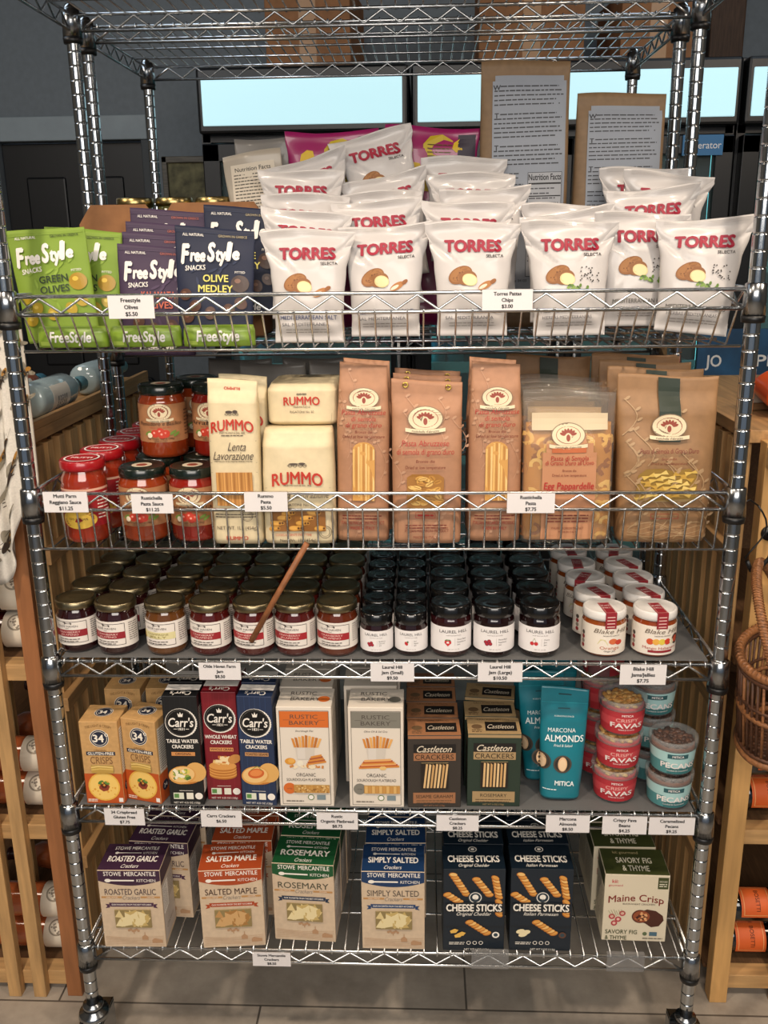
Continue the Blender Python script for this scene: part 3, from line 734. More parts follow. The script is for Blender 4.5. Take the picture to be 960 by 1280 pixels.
for p, lab, L in sp:
    for i, (x, y, r) in enumerate(L):
        inst(p, (x, y, Z5), (0, 0, r), f"{lab} on the lowest shelf, {ORD[i]} of its row", 'cracker box', SG)

def twist(a, u, v, ln, rot, wd=.115, seed=0):
    """a twisted baked cheese stick drawn on the carton"""
    W, H = a.F.W, a.F.H; cs = [M('#d79a4a', .5), M('#b9722c', .5), M('#e8bd74', .5)]
    n = int(ln / .06); dx, dy = cos(rot), sin(rot)
    for i in range(n):
        q = (i - n / 2) * .06; x = u + dx * q; y = v + dy * q * W / H
        a.E(x, y, wd * .62, cs[1], rv=wd * .40 * W / H, rot=rot + .9, n=12); a.E(x + .006, y + .004, wd * .52, cs[i % 2 * 2], rv=wd * .26 * W / H, rot=rot + .9, n=12)
def cheese(sub, brown):
    c = Carton(.119, .072, .186, M('#0e1922', .4)); f = c.front; W_ = ink('#eee9de'); f.R(.008, .005, .992, .995, M('#0f1d29', .4))
    for k in range(3): f.R(.008, .28 * k, .992, .28 * k + .03, M('#0c1822', .4))
    for q in ((.25, .83, .5, 2.1), (.62, .80, .45, 2.2), (.86, .80, .45, 1.75), (.14, .66, .3, 2.5), (.9, .55, .3, 1.6)): twist(f, *q)
    twist(f, .55, .30, .42, 2.5); 
    f.E(.52, .66, .12, ink('#20303c')); f.E(.52, .66, .10, W_, ring=.12); f.E(.52, .665, .05, W_); f.lines(.46, .58, .64, .012, 2, .006, ink('#20303c'))
    f.P([(.04, .585)] + [(.04 + .92 * i / 10, .585 + .02 * sin(pi * i / 10)) for i in range(11)] + [(.96, .585), (.96, .48), (.04, .48)], M('#0e1922', .4))
    f.T('CHEESE STICKS', .5, .535, .082, W_, w=.90, bold=.035, arc=-.0); f.T(sub, .5, .46, .04, W_, w=.56, shear=.4)
    for q in ((.18, .245), (.3, .21), (.25, .19)) if not brown else ((.18, .24), (.27, .23), (.22, .2)): f.E(q[0], q[1], .075, M('#e0b254' if not brown else '#e6d8ae', .5), rv=.028, rot=.3, n=5 if not brown else 9)
    f.E(.86, .2, .06, W_ if not brown else ink('#5c3c2c')); f.E(.86, .2, .035, ink('#30424c'))
    for k in range(3): f.E(.42 + .1 * k, .1, .035, W_, ring=.25); 
    f.T('NET WT 4 OZ (113g)', .55, .02, .022, W_, maxw=.4); f.lines(.1, .36, .105, .02, 2, .008, W_)
    t = c.top; t.R(.008, .01, .992, .99, M('#0f1c28', .4)); t.T('CHEESE STICKS', .5, .42, .26, W_, w=.84, bold=.035); t.T(sub, .5, .15, .12, W_, w=.5, shear=.4); t.E(.5, .82, .07, W_, ring=.2); t.E(.5, .82, .03, W_)
    for s_ in (c.right, c.left): s_.lines(.1, .9, .8, .04, 14, .01, ink('#7d8a92')); 
    return c.b.obj('cheese_stick_box')
for p, lab, L in ((cheese('Original Cheddar', 0), 'dark blue original cheese stick box', [(.174, .003, .02), (.176, .08, 0), (.178, .157, 0), (.178, .234, 0)]), (cheese('Italian Parmesan', 1), 'dark blue second-flavour cheese stick box', [(.303, .006, .0), (.305, .083, .02), (.306, .16, 0), (.306, .237, 0)])):
    for i, (x, y, r) in enumerate(L):
        inst(p, (x, y, Z5), (0, 0, r), f"{lab}, {ORD[i]} of the {'left' if x < .25 else 'right'} cheese stick row", 'cracker box', 'cheese stick boxes')
def crisp():
    c = Carton(.124, .080, .153, M('#d8cdb4', .55)); f = c.front; OG = M('#3d4420', .5); RD_ = ink('#7e2b22'); W_ = ink('#e8e2cc')
    f.T('kii:', .16, .9, .05, ink('#c03a4a'), maxw=.2, bold=.02); f.T('gourmand', .17, .84, .03, ink('#c03a4a'), maxw=.24); f.R(.82, .8, .98, .97, OG); f.T('GOOD', .9, .91, .025, W_, maxw=.12); f.lines(.84, .96, .87, .03, 2, .012, W_)
    f.T('Maine Crisp', .5, .66, .10, RD_, w=.86, bold=.012, arc=.05); f.T('BUCKWHEAT CRACKERS', .55, .565, .025, ink('#4a3a30'), maxw=.6)
    f.P([(.56, .30), (.50, .36), (.56, .44), (.68, .49), (.82, .47), (.93, .40), (.95, .33), (.88, .24), (.76, .22), (.66, .28)], M('#4a2417', .5)); f.E(.58, .38, .13, M('#5a2a1c', .5), rv=.10); f.E(.60, .38, .13, M('#8f4a2c', .5), rv=.085); f.bits(.50, .31, .70, .45, [M('#c47a4a', .5), M('#4a1f14', .5), M('#d9a270', .5)], 24, .025)
    for q in ((.14, .37), (.3, .42), (.18, .27), (.24, .33)): f.E(q[0], q[1], .05, ink('#b04048')); f.E(q[0], q[1], .025, ink('#e2b8a8'))
    for q in range(7): f.strip([(.08 + .04 * q, .46 + .01 * (q % 3)), (.15 + .03 * q, .36 + .01 * q)], .006, ink('#8a8a5c'))
    f.T('SAVORY FIG', .30, .14, .06, OG, w=.5, bold=.01); f.T('& THYME', .22, .05, .06, OG, w=.34, bold=.01); f.E(.67, .12, .035, ink('#5a6a4a')); f.R(.74, .09, .86, .15, ink('#4a6a7a')); f.lines(.64, .96, .05, .03, 1, .015, ink('#6d6455'))
    t = c.top; t.R(.008, .01, .992, .99, OG); t.T('SAVORY FIG', .5, .55, .2, W_, w=.56, bold=.02); t.T('& THYME', .5, .25, .2, W_, w=.42, bold=.02); t.T('kii: gourmand', .4, .85, .1, ink('#c0b080'), maxw=.4)
    for s_ in (c.left, c.right): s_.R(.02, .8, .98, .99, OG); s_.lines(.1, .9, .7, .05, 10, .012, ink('#7d7261'))
    return c.b.obj('crisp_box')
p = crisp()
for i, (x, y, r) in enumerate(((.491, .036, -.02), (.484, .122, .0), (.486, .206, 0))):
    inst(p, (x, y, Z5), (0, 0, r), f"cream and olive fig crisp box on the lowest shelf, {ORD[i]} of its row", 'cracker box', 'fig and thyme crisp boxes')

# ---- fourth shelf
def crispbread():
    K = M('#c49a63', .6, tex='n', scale=110, amt=.06); c = Carton(.072, .066, .172, K); f = c.front; NV = ink('#20263a'); OR_ = M('#b9521f', .5); W_ = ink('#efe8da')
    def circ(a, u, v, r, asp):
        a.E(u, v, r, W_); a.E(u, v, r * .95, NV); a.E(u, v, r * .82, W_, ring=.06); a.T('34', u - .02, v, .085 * asp, W_, maxw=r * 1.25, bold=.03); a.E(u + r * .78, v + r * .4 * a.F.W / a.F.H, .045, W_, ring=.4)
    f.R(.008, .004, .992, .37, OR_); circ(f, .5, .80, .25, 1.0); f.T('THE LIGHT & CRISPY', .5, .955, .03, ink('#7d5a30'), maxw=.7, arc=.06); f.T('ORIGINAL', .5, .655, .022, ink('#7d5a30'), maxw=.5)
    f.R(.12, .595, .88, .64, NV); f.T('GLUTEN-FREE', .5, .617, .032, W_, maxw=.70, bold=.02); f.T('CRISPS', .5, .535, .085, ink('#7d5a36'), w=.58, bold=-.005)
    f.E(.5, .21, .42, M('#e3b14a', .5)); f.E(.5, .21, .38, M('#edc66c', .5)); f.E(.5, .21, .15, M('#8c3a26', .5), n=7); f.E(.5, .225, .1, M('#5a2418', .5), n=6); f.E(.42, .26, .09, M('#4f7a34', .5), rv=.022, rot=.6, n=8); f.E(.58, .255, .08, M('#5d8a3c', .5), rv=.02, rot=-.5, n=8); f.bits(.15, .1, .85, .32, [M('#d99c38', .5)], 14, .03)
    f.R(.86, .02, .97, .07, WHITE); f.lines(.04, .3, .05, .02, 2, .01, W_)
    t = c.top; circ(t, .5, .55, .24, 2.0)
    for s_ in (c.right, c.left):
        s_.R(.008, .004, .992, .35, OR_); s_.R(.08, .36, .94, .90, M('#d6cdc0', .5)); s_.lines(.12, .88, .87, .028, 18, .009, ink('#4a433d')); s_.E(.3, .18, .16, NV); s_.T('34', .3, .18, .05, W_, maxw=.2); s_.R(.6, .08, .92, .3, WHITE)
    o = c.b.obj('crispbread_box')
    c.window(o, .22, .385, .80, .48, lambda a: (a.R(0, 0, 1, 1, M('#b89548', .5)), a.strip([(.0, .7), (.3, .85), (.7, .8), (1, .7)], .06, M('#e2c67c', .5)), a.strip([(.0, .4), (.4, .55), (1, .45)], .06, M('#d8b765', .5))))
    return o
p = crispbread()
for i, (x, y, r, l) in enumerate(((-.524, .004, .0, 'front left of the four'), (-.4525, .012, -.25, 'turned to show its side'), (-.520, .135, .0, 'behind the leftmost one'), (-.438, .140, .06, 'behind the turned one'))):
    inst(p, (x, y, Z4), (0, 0, r), f'kraft and orange crispbread box, {l}', 'cracker box', 'gluten free crispbread boxes')
def carr(col, rib, flav, food, flavcol, stripe):
    c = Carton(.065, .047, .226, M(col, .4)); f = c.front; W_ = ink('#ece6dc'); K = M('#0c0c0e', .35)
    for k in range(6): f.R(.06 + .15 * k, .01, .075 + .15 * k, .995, M(stripe, .4))
    f.E(.5, .76, .455, W_); f.E(.49, .763, .43, K); f.E(.5, .76, .40, ink('#8d8a84'), ring=.012)
    for k in range(12): a_ = -.9 + .16 * k; f.E(.5 + .44 * cos(a_), .76 + .44 * sin(a_) * .065 / .226, .045, W_, rv=.006, rot=a_ + 1.1, n=8)
    f.T("Carr's", .5, .765, .078, W_, w=.72, bold=.02, shear=.18); f.T('1831', .5, .705, .022, W_, maxw=.2, bold=.02); f.strip([(.28, .705), (.38, .705)], .015, W_); f.strip([(.62, .705), (.72, .705)], .015, W_)
    f.P([(.44, .815), (.42, .85), (.47, .835), (.5, .86), (.53, .835), (.58, .85), (.56, .815)], W_)
    a_, b_ = rib; f.T(a_, .5, .595, .032, W_, w=.92, bold=.03); f.T(b_, .5, .545, .032, W_, w=.62, bold=.03); f.R(.16, .46, .84, .495, ink(flavcol)); f.T(flav, .5, .478, .02, ink('#3a1c12'), maxw=.64, bold=.02)
    for q in range(4 if food == 'stack' else 1): f.E(.5, .24 + .025 * q, .40, M('#b8732f', .5), rv=.045); f.E(.5, .25 + .025 * q, .40, M('#d99a50', .5), rv=.040)
    if food == 'stack':
        f.bits(.22, .33, .80, .42, [M('#e8c07a', .5), M('#c7793a', .5), M('#f0d8a8', .5)], 22, .12, 2, .5); f.E(.85, .39, .2, M('#c88a48', .5), rv=.04, rot=.5)
    else:
        f.E(.82, .31, .3, M('#d9a860', .5), rv=.09); f.E(.42, .28, .40, M('#d3984e', .5), rv=.085, rot=.15); f.E(.42, .285, .36, M('#e6bd7c', .5), rv=.072, rot=.15)
        if food == 'green': f.bits(.15, .23, .68, .34, [M('#8aa040', .5), M('#d9c860', .5), M('#4f7030', .5), M('#efe6c8', .5)], 26, .1, 5, .6)
        else: f.E(.45, .30, .24, M('#c9622c', .5), rv=.045, rot=.2); f.E(.45, .305, .18, M('#de8848', .5), rv=.03, rot=.2); f.strip([(.3, .33), (.5, .37), (.62, .33)], .02, M('#6b8a3c', .5))
    f.R(.12, .055, .42, .115, ink('#d9dcc8')); f.R(.14, .065, .28, .105, ink('#5a8a4a')); f.R(.5, .055, .7, .115, ink('#e6e2d2')); f.E(.86, .085, .11, W_); f.strip([(.3, .135), (.7, .135)], .012, W_); f.T('NET WT 4.25 OZ (120g)', .5, .022, .017, W_, maxw=.76)
    t = c.top; t.R(.01, .5, .99, .98, WHITE); t.T("Carr's", .5, .26, .3, W_, maxw=.6, bold=.02, rot=pi)
    for s_ in (c.right, c.left): s_.lines(.1, .9, .88, .022, 16, .007, ink('#b9b4ae')); s_.R(.1, .1, .9, .32, ink('#d8d4cc'))
    return c.b.obj('table_cracker_box')
for p, lab, L in ((carr('#17181a', ('TABLE WATER', 'CRACKERS'), 'ORIGINAL', 'green', '#c98a50', '#202225'), 'tall black table water cracker box', [(-.368, .003, 0), (-.370, .060, 0)]),
                  (carr('#7c1c26', ('WHOLE WHEAT', 'CRACKERS'), 'WHOLE GRAIN', 'stack', '#d9945a', '#882430'), 'tall red whole wheat cracker box', [(-.300, .020, .0), (-.300, .076, 0)]),
                  (carr('#243250', ('TABLE WATER', 'CRACKERS'), 'TOASTED SESAME', 'tom', '#b9885a', '#304468'), 'tall navy toasted sesame cracker box', [(-.231, .004, -.04), (-.232, .060, 0)])):
    for i, (x, y, r) in enumerate(L): inst(p, (x, y, Z4), (0, 0, r), f"{lab}, {'in front' if i == 0 else 'hidden behind the front one'}", 'cracker box', 'tall cracker boxes')
def rustic(col, kind):
    c = Carton(.101, .074, .206, M('#ded4c6', .55)); f = c.front; C_ = M(col, .5); DK = ink('#4a423c'); OJ = M('#d28a3c', .5)
    f.frame(.05, .02, .95, .965, .008, ink('#4a4038')); f.R(.058, .80, .942, .958, C_)
    f.T('RUSTIC', .5, .905, .040, DK, w=.50); f.T('BAKERY', .5, .845, .040, DK, w=.54); f.strip([(.12, .873), (.25, .873)], .006, DK); f.strip([(.75, .873), (.88, .873)], .006, DK)
    f.T('Sourdough Flat' if kind == 'o' else 'Olive Oil & Sel Gris', .5, .765, .018, DK, shear=.3, maxw=.5)
    for i in range(9): x = .30 + .05 * i; f.P([(x, .60), (x + .045, .60), (x + .055 + .014 * (i - 4), .72 - .008 * abs(i - 4)), (x + .008 + .014 * (i - 4), .725 - .008 * abs(i - 4))], [OJ, M('#b9702c', .5), M('#e2a962', .5)][i % 3])
    f.P([(.32, .60), (.68, .60), (.65, .48), (.35, .48)], M('#cfc6ba', .5)); f.R(.36, .485, .5, .595, M('#d8d0c6', .5))
    if kind == 'o':
        f.E(.22, .46, .10, M('#d79638', .5), rv=.034); f.E(.24, .465, .06, M('#e2ab56', .5), rv=.022); f.E(.4, .44, .06, M('#e8e0cc', .5), rv=.03)
        for i in range(5): f.strip([(.52 + .02 * i, .43 + .018 * i), (.88 - .02 * i, .46 + .016 * i)], .04, [OJ, M('#a85a34', .5)][i % 2])
        f.bits(.2, .38, .85, .43, [M('#c98442', .5), M('#e8d8b8', .5)], 14, .05, 3, .6)
    else:
        for i in range(6): f.strip([(.18 + .02 * i, .40 + .014 * i), (.92 - .03 * i, .42 + .013 * i)], .045, [OJ, M('#b5562c', .5), M('#e0a868', .5)][i % 3])
        f.E(.62, .40, .07, M('#e2ba74', .5), rv=.022, n=6)
    f.T('ORGANIC', .5, .325, .034, DK, w=.36); f.T('SOURDOUGH FLATBREAD', .5, .275, .027, DK, w=.72)
    f.E(.19, .185, .115, C_); f.T('crisp', .19, .185, .016, DK, maxw=.14); f.E(.58, .095, .06, ink('#5f7a3c')); f.E(.58, .095, .045, WHITE); f.R(.69, .07, .85, .12, ink('#7a8a90')); f.lines(.12, .45, .055, .02, 1, .012, ink('#7b7268'))
    t = c.top; t.T('RUSTIC', .45, .72, .17, DK, w=.48); t.T('BAKERY', .5, .42, .17, DK, w=.54); t.E(.84, .42, .11, C_)
    for s_ in (c.right, c.left): s_.lines(.15, .85, .85, .03, 14, .008, ink('#8d8378'))
    o = c.b.obj('flatbread_box')
    c.window(o, .27, .145, .93, .225, lambda a: (a.R(0, 0, 1, 1, M('#b98845', .5)), [a.R(.02 + .1 * i, .05, .1 + .1 * i, .95, M(('#d9ae6a', '#c4914c')[i % 2], .5)) for i in range(10)] if kind != 'o' else a.bits(0, 0, 1, 1, [M('#c79750', .5), M('#8f6530', .5), M('#dcb878', .5)], 60, .03)))
    return o
for p, lab, xs in ((rustic('#cf6a2a', 'o'), 'white flatbread box with orange band', [(-.141, .003, .0), (-.146, .082, 0), (-.146, .160, 0)]), (rustic('#7d7a70', 'g'), 'white flatbread box with grey band', [(-.010, .003, .0), (-.024, .088, .02), (-.02, .166, 0)])):
    for i, (x, y, r) in enumerate(xs): inst(p, (x, y, Z4), (0, 0, r), f"{lab}, {ORD[i]} of its row", 'cracker box', 'organic flatbread boxes')
def castle(col, flav, kraft):
    K = M(kraft, .6, tex='n', scale=110, amt=.05); c = Carton(.098, .061, .150, M(col, .55)); f = c.front; KK = M(kraft, .6); BK = ink('#181310'); CR = ink('#d8cbb4')
    f.R(.008, .955, .992, .994, KK)
    f.R(.11, .73, .90, .88, BK); f.T('Castleton', .5, .815, .085, CR, w=.66, shear=.42, bold=.01); f.R(.11, .655, .90, .76, KK); f.T('CRACKERS', .5, .705, .068, BK, w=.72, bold=-.003)
    f.R(.10, .06, .90, .21, KK); f.T(flav, .5, .155, .045, BK, w=.7 if len(flav) > 9 else .5, bold=.004); f.lines(.16, .84, .095, .03, 2, .012, ink('#5c4630')); f.T('NET WT 6 OZ (170g)', .5, .028, .022, KK, maxw=.4)
    t = c.top; t.R(.006, .01, .994, .99, K); t.R(.34, .2, .93, .75, BK); t.T('Castleton', .63, .47, .24, CR, w=.50, shear=.42); t.T('CRACKERS ARTISAN', .5, .88, .09, ink('#4a3826'), maxw=.6); t.E(.18, .45, .1, ink('#6a5238'), rv=.14); t.lines(.08, .28, .25, .1, 2, .05, ink('#5c4630'))
    for s_ in (c.right, c.left): s_.lines(.1, .9, .85, .05, 10, .012, ink('#a08a6c'))
    o = c.b.obj('cracker_box')
    def dr(a):
        a.R(0, 0, 1, 1, M('#241b14', .5))
        n = 7
        for i in range(n):
            x = .08 + .125 * i; sl = .10 if flav != 'ROSEMARY' else .03
            a.P([(x, .04), (x + .075, .04), (x + .075 + sl, .96 - .03 * (i % 3)), (x + sl, .97)], M(('#d9b27c', '#e2c08c', '#c79c64')[i % 3], .5))
    c.window(o, .25, .27, .76, .63, dr)
    return o
for p, lab, L in ((castle('#37302a', 'SESAME GRAHAM', '#9c6b48'), 'dark brown sesame graham cracker box', [(.097, .004, .03), (.094, .070, .0), (.092, .134, 0), (.092, .198, 0)]), (castle('#26352a', 'ROSEMARY', '#a58a62'), 'dark green rosemary thin cracker box', [(.207, .010, .0), (.204, .076, .0), (.207, .150, -.12)])):
    for i, (x, y, r) in enumerate(L): inst(p, (x, y, Z4), (0, 0, r), f"{lab}, {ORD[i]} of its row on the fourth shelf down", 'cracker box', 'kraft topped cracker boxes')

# ================================================================ JARS
def glass_jar(r, h, neck, body, name='jam_jar', n=30):
    b = B(); b.lathe([(0, .002), (r * .8, 0), (r * .94, .002), (r, .008), (r, h - .022), (r * .985, h - .018), (neck, h - .013), (neck, h), (0, h)], body, n); return b.obj(name)
def lid(o, r, z0, z1, mat, topmat=None, ring=True, badge=None):
    b = B(); k = (z1 - z0); b.lathe([(r - .002, z0), (r, z0 + .001), (r + .0004, z0 + k * .35), (r, z1 - .002), (r - .002, z1)] + ([(r - .004, z1), (r - .0055, z1 - .0009)] if ring else []), mat, 32)
    b.lathe([(r - .0055 if ring else r - .002, z1 - (.0009 if ring else 0)), (r * .45, z1 - .0009 if ring else z1), (r * .42, z1 - .0003), (r * .3, z1 - .0003), (.0, z1 - .0004)], topmat or mat, 32)
    if badge: badge(Art(b, Face(2 * r, 2 * r, lambda u, v, l: ((u - .5) * 2 * r, (v - .5) * 2 * r, z1 + l)), l0=.0002))
    return b.obj('lid', o)
def haven(jam, band, amber=False):
    o = glass_jar(.0365, .088, .0335, M(jam, .08, coat=1.0)); lid(o, .0365, .083, .0975, M('#8f8468', .34, 1.0), M('#75694c', .42, .9))
    b = B(); W = .115; f = label_wrap(b, .0366, W, .016, .066, M('#e3dcd4', .55)); a = Art(b, f); DK = ink('#3b302c')
    a.frame(.10, .10, .72, .92, .008, DK); a.P([(.36, .80), (.37, .87), (.33, .88), (.36, .90), (.47, .89), (.49, .86), (.48, .80), (.46, .84), (.39, .84)], DK)
    a.T('OLDE HAVEN', .41, .74, .075, DK, w=.34); a.T('FARM', .41, .655, .035, DK, maxw=.1)
    a.R(.10, .34, .72, .60, ink(band)); W_ = ink('#e7c6bd') if not amber else ink('#7d6a2c')
    t1, t2 = ('CRANBERRY', 'JALAPENO') if not amber else ('CHAMPAGNE', 'JELLY')
    a.T(t1, .43, .52, .07, W_, w=.36); a.T(t2, .43, .42, .07, W_, w=.3)
    for q in ((.13, .40), (.17, .36), (.15, .46)): a.E(q[0], q[1], .025, ink('#a8382c' if not amber else '#c9a24a'))
    a.lines(.25, .6, .24, .08, 2, .03, DK); a.T('NET WT 9 OZ', .41, .15, .04, DK, maxw=.3); a.lines(.78, .97, .88, .08, 9, .03, ink('#6b625c')); a.lines(.01, .08, .8, .1, 6, .03, ink('#6b625c'))
    b.obj('label', o); return o
JG = 'gold lidded farm jams'
cols = [(-.558, .014, haven('#2a0d0f', '#8f1f2b'), .10, 'dark plum', 'leftmost'), (-.481, .004, None, -.02, 'dark plum', 'second'), (-.390, .004, haven('#5e3716', '#d8cf9c', True), .0, 'amber', 'third'), (-.309, .003, haven('#4a1210', '#96212a'), .02, 'dark red', 'fourth'), (-.230, .003, haven('#4c1512', '#a0242c'), -.05, 'red', 'fifth'), (-.154, .003, None, .02, 'red', 'sixth'), (-.078, .003, haven('#5a2511', '#a0242c'), 0, 'orange red', 'seventh')]
rg = random.Random(7)
for ci, (x, y, p, r, cn, on) in enumerate(cols):
    if p is None: p = cols[ci - 1][2] if ci == 1 else cols[ci - 1][2]
    for k in range(5 if ci < 2 else 6):
        jx = x + (.002 * k if ci < 2 else rg.uniform(-.0008, .0008))
        inst(p, (jx, y + .037 + k * .0757, Z3), (0, 0, r + (rg.uniform(-.5, .5) if k else 0)), f"gold-lidded {cn} jam jar, {ORD[k]} from the front of the {on} gold-lidded column", 'jam jar', JG)
def laurel(r, h, jam, fruit, nm, W=.105):
    o = glass_jar(r, h - .008, r * .9, M(jam, .08, coat=1.0)); lid(o, r * .965, h - .022, h, M('#0c0c0d', .22, coat=.6))
    b = B(); f = label_wrap(b, r + .0001, W * r / .037, h * .13, h * .62, M('#e9e5e4', .5)); a = Art(b, f); DK = ink('#3a3434')
    a.T('LAUREL HILL', .5, .82, .12, DK, w=.50, bold=-.008); a.T('small batch jam & jelly', .5, .67, .045, ink('#7a6d6a'), maxw=.42); a.R(.52, .25, .525, .55, ink('#b8b0ac'))
    a.T(nm[0], .56, .5, .055, DK, al='l', maxw=.24); a.T(nm[1], .56, .40, .055, DK, al='l', maxw=.24); a.T('Jam', .56, .30, .055, DK, al='l', maxw=.2)
    RD_ = ink('#c22f33')
    if fruit == 'straw': a.P([(.40, .22), (.34, .36), (.35, .45), (.45, .45), (.46, .36)], RD_); a.P([(.34, .45), (.46, .45), (.43, .50), (.37, .5)], ink('#4f7a34'))
    elif fruit == 'pep': a.E(.40, .38, .035, RD_, rv=.10, rot=.5, n=12); a.E(.43, .46, .02, ink('#4a6a34'))
    elif fruit == 'cherry':
        for q in (.36, .43): a.E(q, .34, .034, RD_); a.strip([(q, .38), (.4, .56)], .006, ink('#7a8a5a'))
    else:
        for q in ((.34, .38), (.40, .43), (.42, .33), (.36, .31)): a.E(q[0], q[1], .034, ink('#8a2238')); a.E(q[0], q[1] + .01, .014, RD_)
    a.T('NET WT 10.5 OZ', .5, .1, .04, ink('#8a807c'), maxw=.3)
    b.obj('label', o); return o
LG = 'black lidded jams'
sm = [(-.007, .006, laurel(.0295, .080, '#230a0c', 'berry', ('Blueberry', 'Lavender'))), (.055, .008, laurel(.0295, .080, '#1f0809', 'pep', ('Red', 'Pepper')))]
for ci, (x, y, p) in enumerate(sm):
    nm = 'left' if ci == 0 else 'right'
    for k in range(6):
        yy = y + .0298 + k * .0622
        inst(p, (x + 0, yy, Z3), (0, 0, rg.uniform(-.3, .3) if k else .0), f"small black-lidded jam jar, {ORD[k]} from the front of the {nm} small column", 'jam jar', LG)
lg = [(.126, .003, laurel(.0365, .0955, '#2a0b0d', 'straw', ('Mixed Seed', 'Strawberry')), 'strawberry'), (.203, .003, laurel(.0365, .0955, '#1a0608', 'mix', ('Mixed Red', 'Raspberry')), 'berry'), (.284, .003, laurel(.0365, .0955, '#140506', 'cherry', ('Cherry', 'Jam')), 'cherry')]
for ci, (x, y, p, nm) in enumerate(lg):
    for k in range(6 if ci != 0 else 5):
        inst(p, (x, y + .037 + k * .0757, Z3), (0, 0, rg.uniform(-.4, .4) if k else (.12, 0, -.05)[ci]), f"large black-lidded {nm} jam jar, {ORD[k]} from the front of its column", 'jam jar', LG)
def blake(jam, kind):
    o = glass_jar(.0385, .079, .0355, M(jam, .08, coat=1.0)); RDK = ink('#8f1f2a')
    l = lid(o, .038, .068, .0845, M('#d9d6d2', .35), None, True)
    b = B(); w = .010
    b.box(-w, -.0383, .084, w, .012, .0848, RDK, .0003); b.box(-w, -.0390, .055, w, -.0383, .0848, RDK, .0002); a = Art(b, plane((-w, -.0383, .0848), (1, 0, 0), (0, 1, 0), 2 * w, .05)); a.T('BLAKE', .5, .72, .10, WHITE, maxw=.7); a.T('HILL', .5, .5, .10, WHITE, maxw=.7); a.frame(.06, .03, .94, .97, .04, ink('#d8a8a0'))
    a = Art(b, plane((-w, -.0390, .055), (1, 0, 0), (0, 0, 1), 2 * w, .03)); [a.R(.15, .1 + .2 * k, .85, .16 + .2 * k, ink('#e0b8b0')) for k in range(4)]
    b.obj('seal_strip', o)
    b = B(); f = label_wrap(b, .0386, .14, .006, .060, M('#e6ddd0', .5)); a = Art(b, f); DK = ink('#3c2c26')
    a.T('Blake Hill', .52, .82, .15, ink('#6a5a4a'), w=.46, shear=.3); a.T('PRESERVES VERMONT', .52, .66, .04, DK, maxw=.4)
    if kind == 'mango':
        for i, cc in enumerate(('#c9502c', '#e0a848', '#d9c24a', '#c84028', '#e6dcc0')): a.E(.36 + .075 * i, .46, .045, ink(cc), rv=.11, n=10)
        a.E(.72, .5, .07, ink('#3a1c14')); a.E(.72, .5, .045, ink('#b5482c')); a.T('Mango Habanero', .5, .24, .09, ink('#a8382c'), w=.46); a.R(.34, .08, .66, .16, RDK)
    else:
        a.P([(.34, .36), (.48, .34), (.44, .52), (.38, .54)], ink('#d8d09c')); a.E(.54, .46, .055, ink('#d06a40'), rv=.1); a.E(.62, .42, .05, ink('#c2402f'), rv=.09); a.T('Orange', .5, .24, .10, ink('#b5542c'), w=.25); a.T('Ginger Jam', .5, .13, .06, DK, maxw=.3)
    for k in range(4): a.E(.12, .62 - .15 * k, .028, ink(('#4a4038', '#8f2a2a', '#8a8074', '#8f2a2a')[k]))
    a.lines(.84, .98, .85, .09, 8, .03, ink('#7c6f66')); b.obj('label', o); return o
for ci, (x, p, nm) in enumerate(((.400, blake('#8a4318', 'orange'), 'left'), (.489, blake('#8a3a14', 'mango'), 'right'))):
    for k in range(5):
        inst(p, (x - .004 * k * (1 if ci == 0 else .6), .008 + .039 + k * .0797, Z3), (0, 0, (.12 if k == 0 else rg.uniform(-.5, .5))), f"white-lidded preserve jar with red seal strip, {ORD[k]} from the front of the {nm} column", 'jam jar', 'white lidded preserves')
# wooden stick lying against the jam jars
b = B(); b.tube([(-.226, -.0135, .931), (-.175, -.0125, 1.02), (-.121, -.012, 1.112)], .0052, M('#8a5632', .6, tex='n', scale=60, amt=.15), 10); tag(b.obj('wooden_stick'), 'thin brown wooden stick hanging aslant in front of the gold-lidded jam jars', 'stick')

# sauce jars on the pasta shelf
def mutti():
    b = B(); r = .0392; N = 8
    prof = [(0, .001), (r * .86, 0), (r * .97, .003), (r, .012), (r, .108), (r * .97, .115), (r * .86, .124), (r * .82, .131), (r * .82, .135), (0, .135)]
    b.lathe(prof, M('#8f2c17', .1, coat=1.0), 32); o = b.obj('sauce_jar')
    lid(o, .0385, .128, .146, M('#9c1019', .3, coat=.4), None, True, lambda a: (a.E(.5, .5, .40, WHITE, ring=.1), a.E(.5, .5, .33, ink('#a8141c')), a.T('MUTTI', .5, .5, .12, WHITE, bold=.03, maxw=.5)))
    b = B(); f = label_wrap(b, .0393, .13, .030, .098, M('#9c1a22', .5)); a = Art(b, f); W_ = ink('#f0e6dc')
    a.R(.0, .94, 1, 1, ink('#d8a890')); a.T('DAL 1899', .42, .88, .05, W_, maxw=.34); a.T('MUTTI', .44, .70, .20, W_, w=.44, bold=.035); a.T('PARMIGIANO', .44, .48, .10, ink('#e0b050'), w=.42); a.E(.5, .2, .26, ink('#e8c04a'), rv=.24); a.T('100% ITALIAN', .5, .22, .06, ink('#5a2a14'), maxw=.4)
    a.lines(.78, .98, .85, .09, 8, .03, W_); a.lines(.02, .16, .85, .09, 8, .03, W_); b.obj('label', o); return o
p = mutti()
for k in range(5): inst(p, (-.520 + .007 * k, .054 + .0822 * k, Z2), (0, 0, rg.uniform(-.4, .4) if k else -.08), f"red-lidded tomato sauce jar, {ORD[k]} from the front of the left column", 'sauce jar', 'red lidded sauce jars')
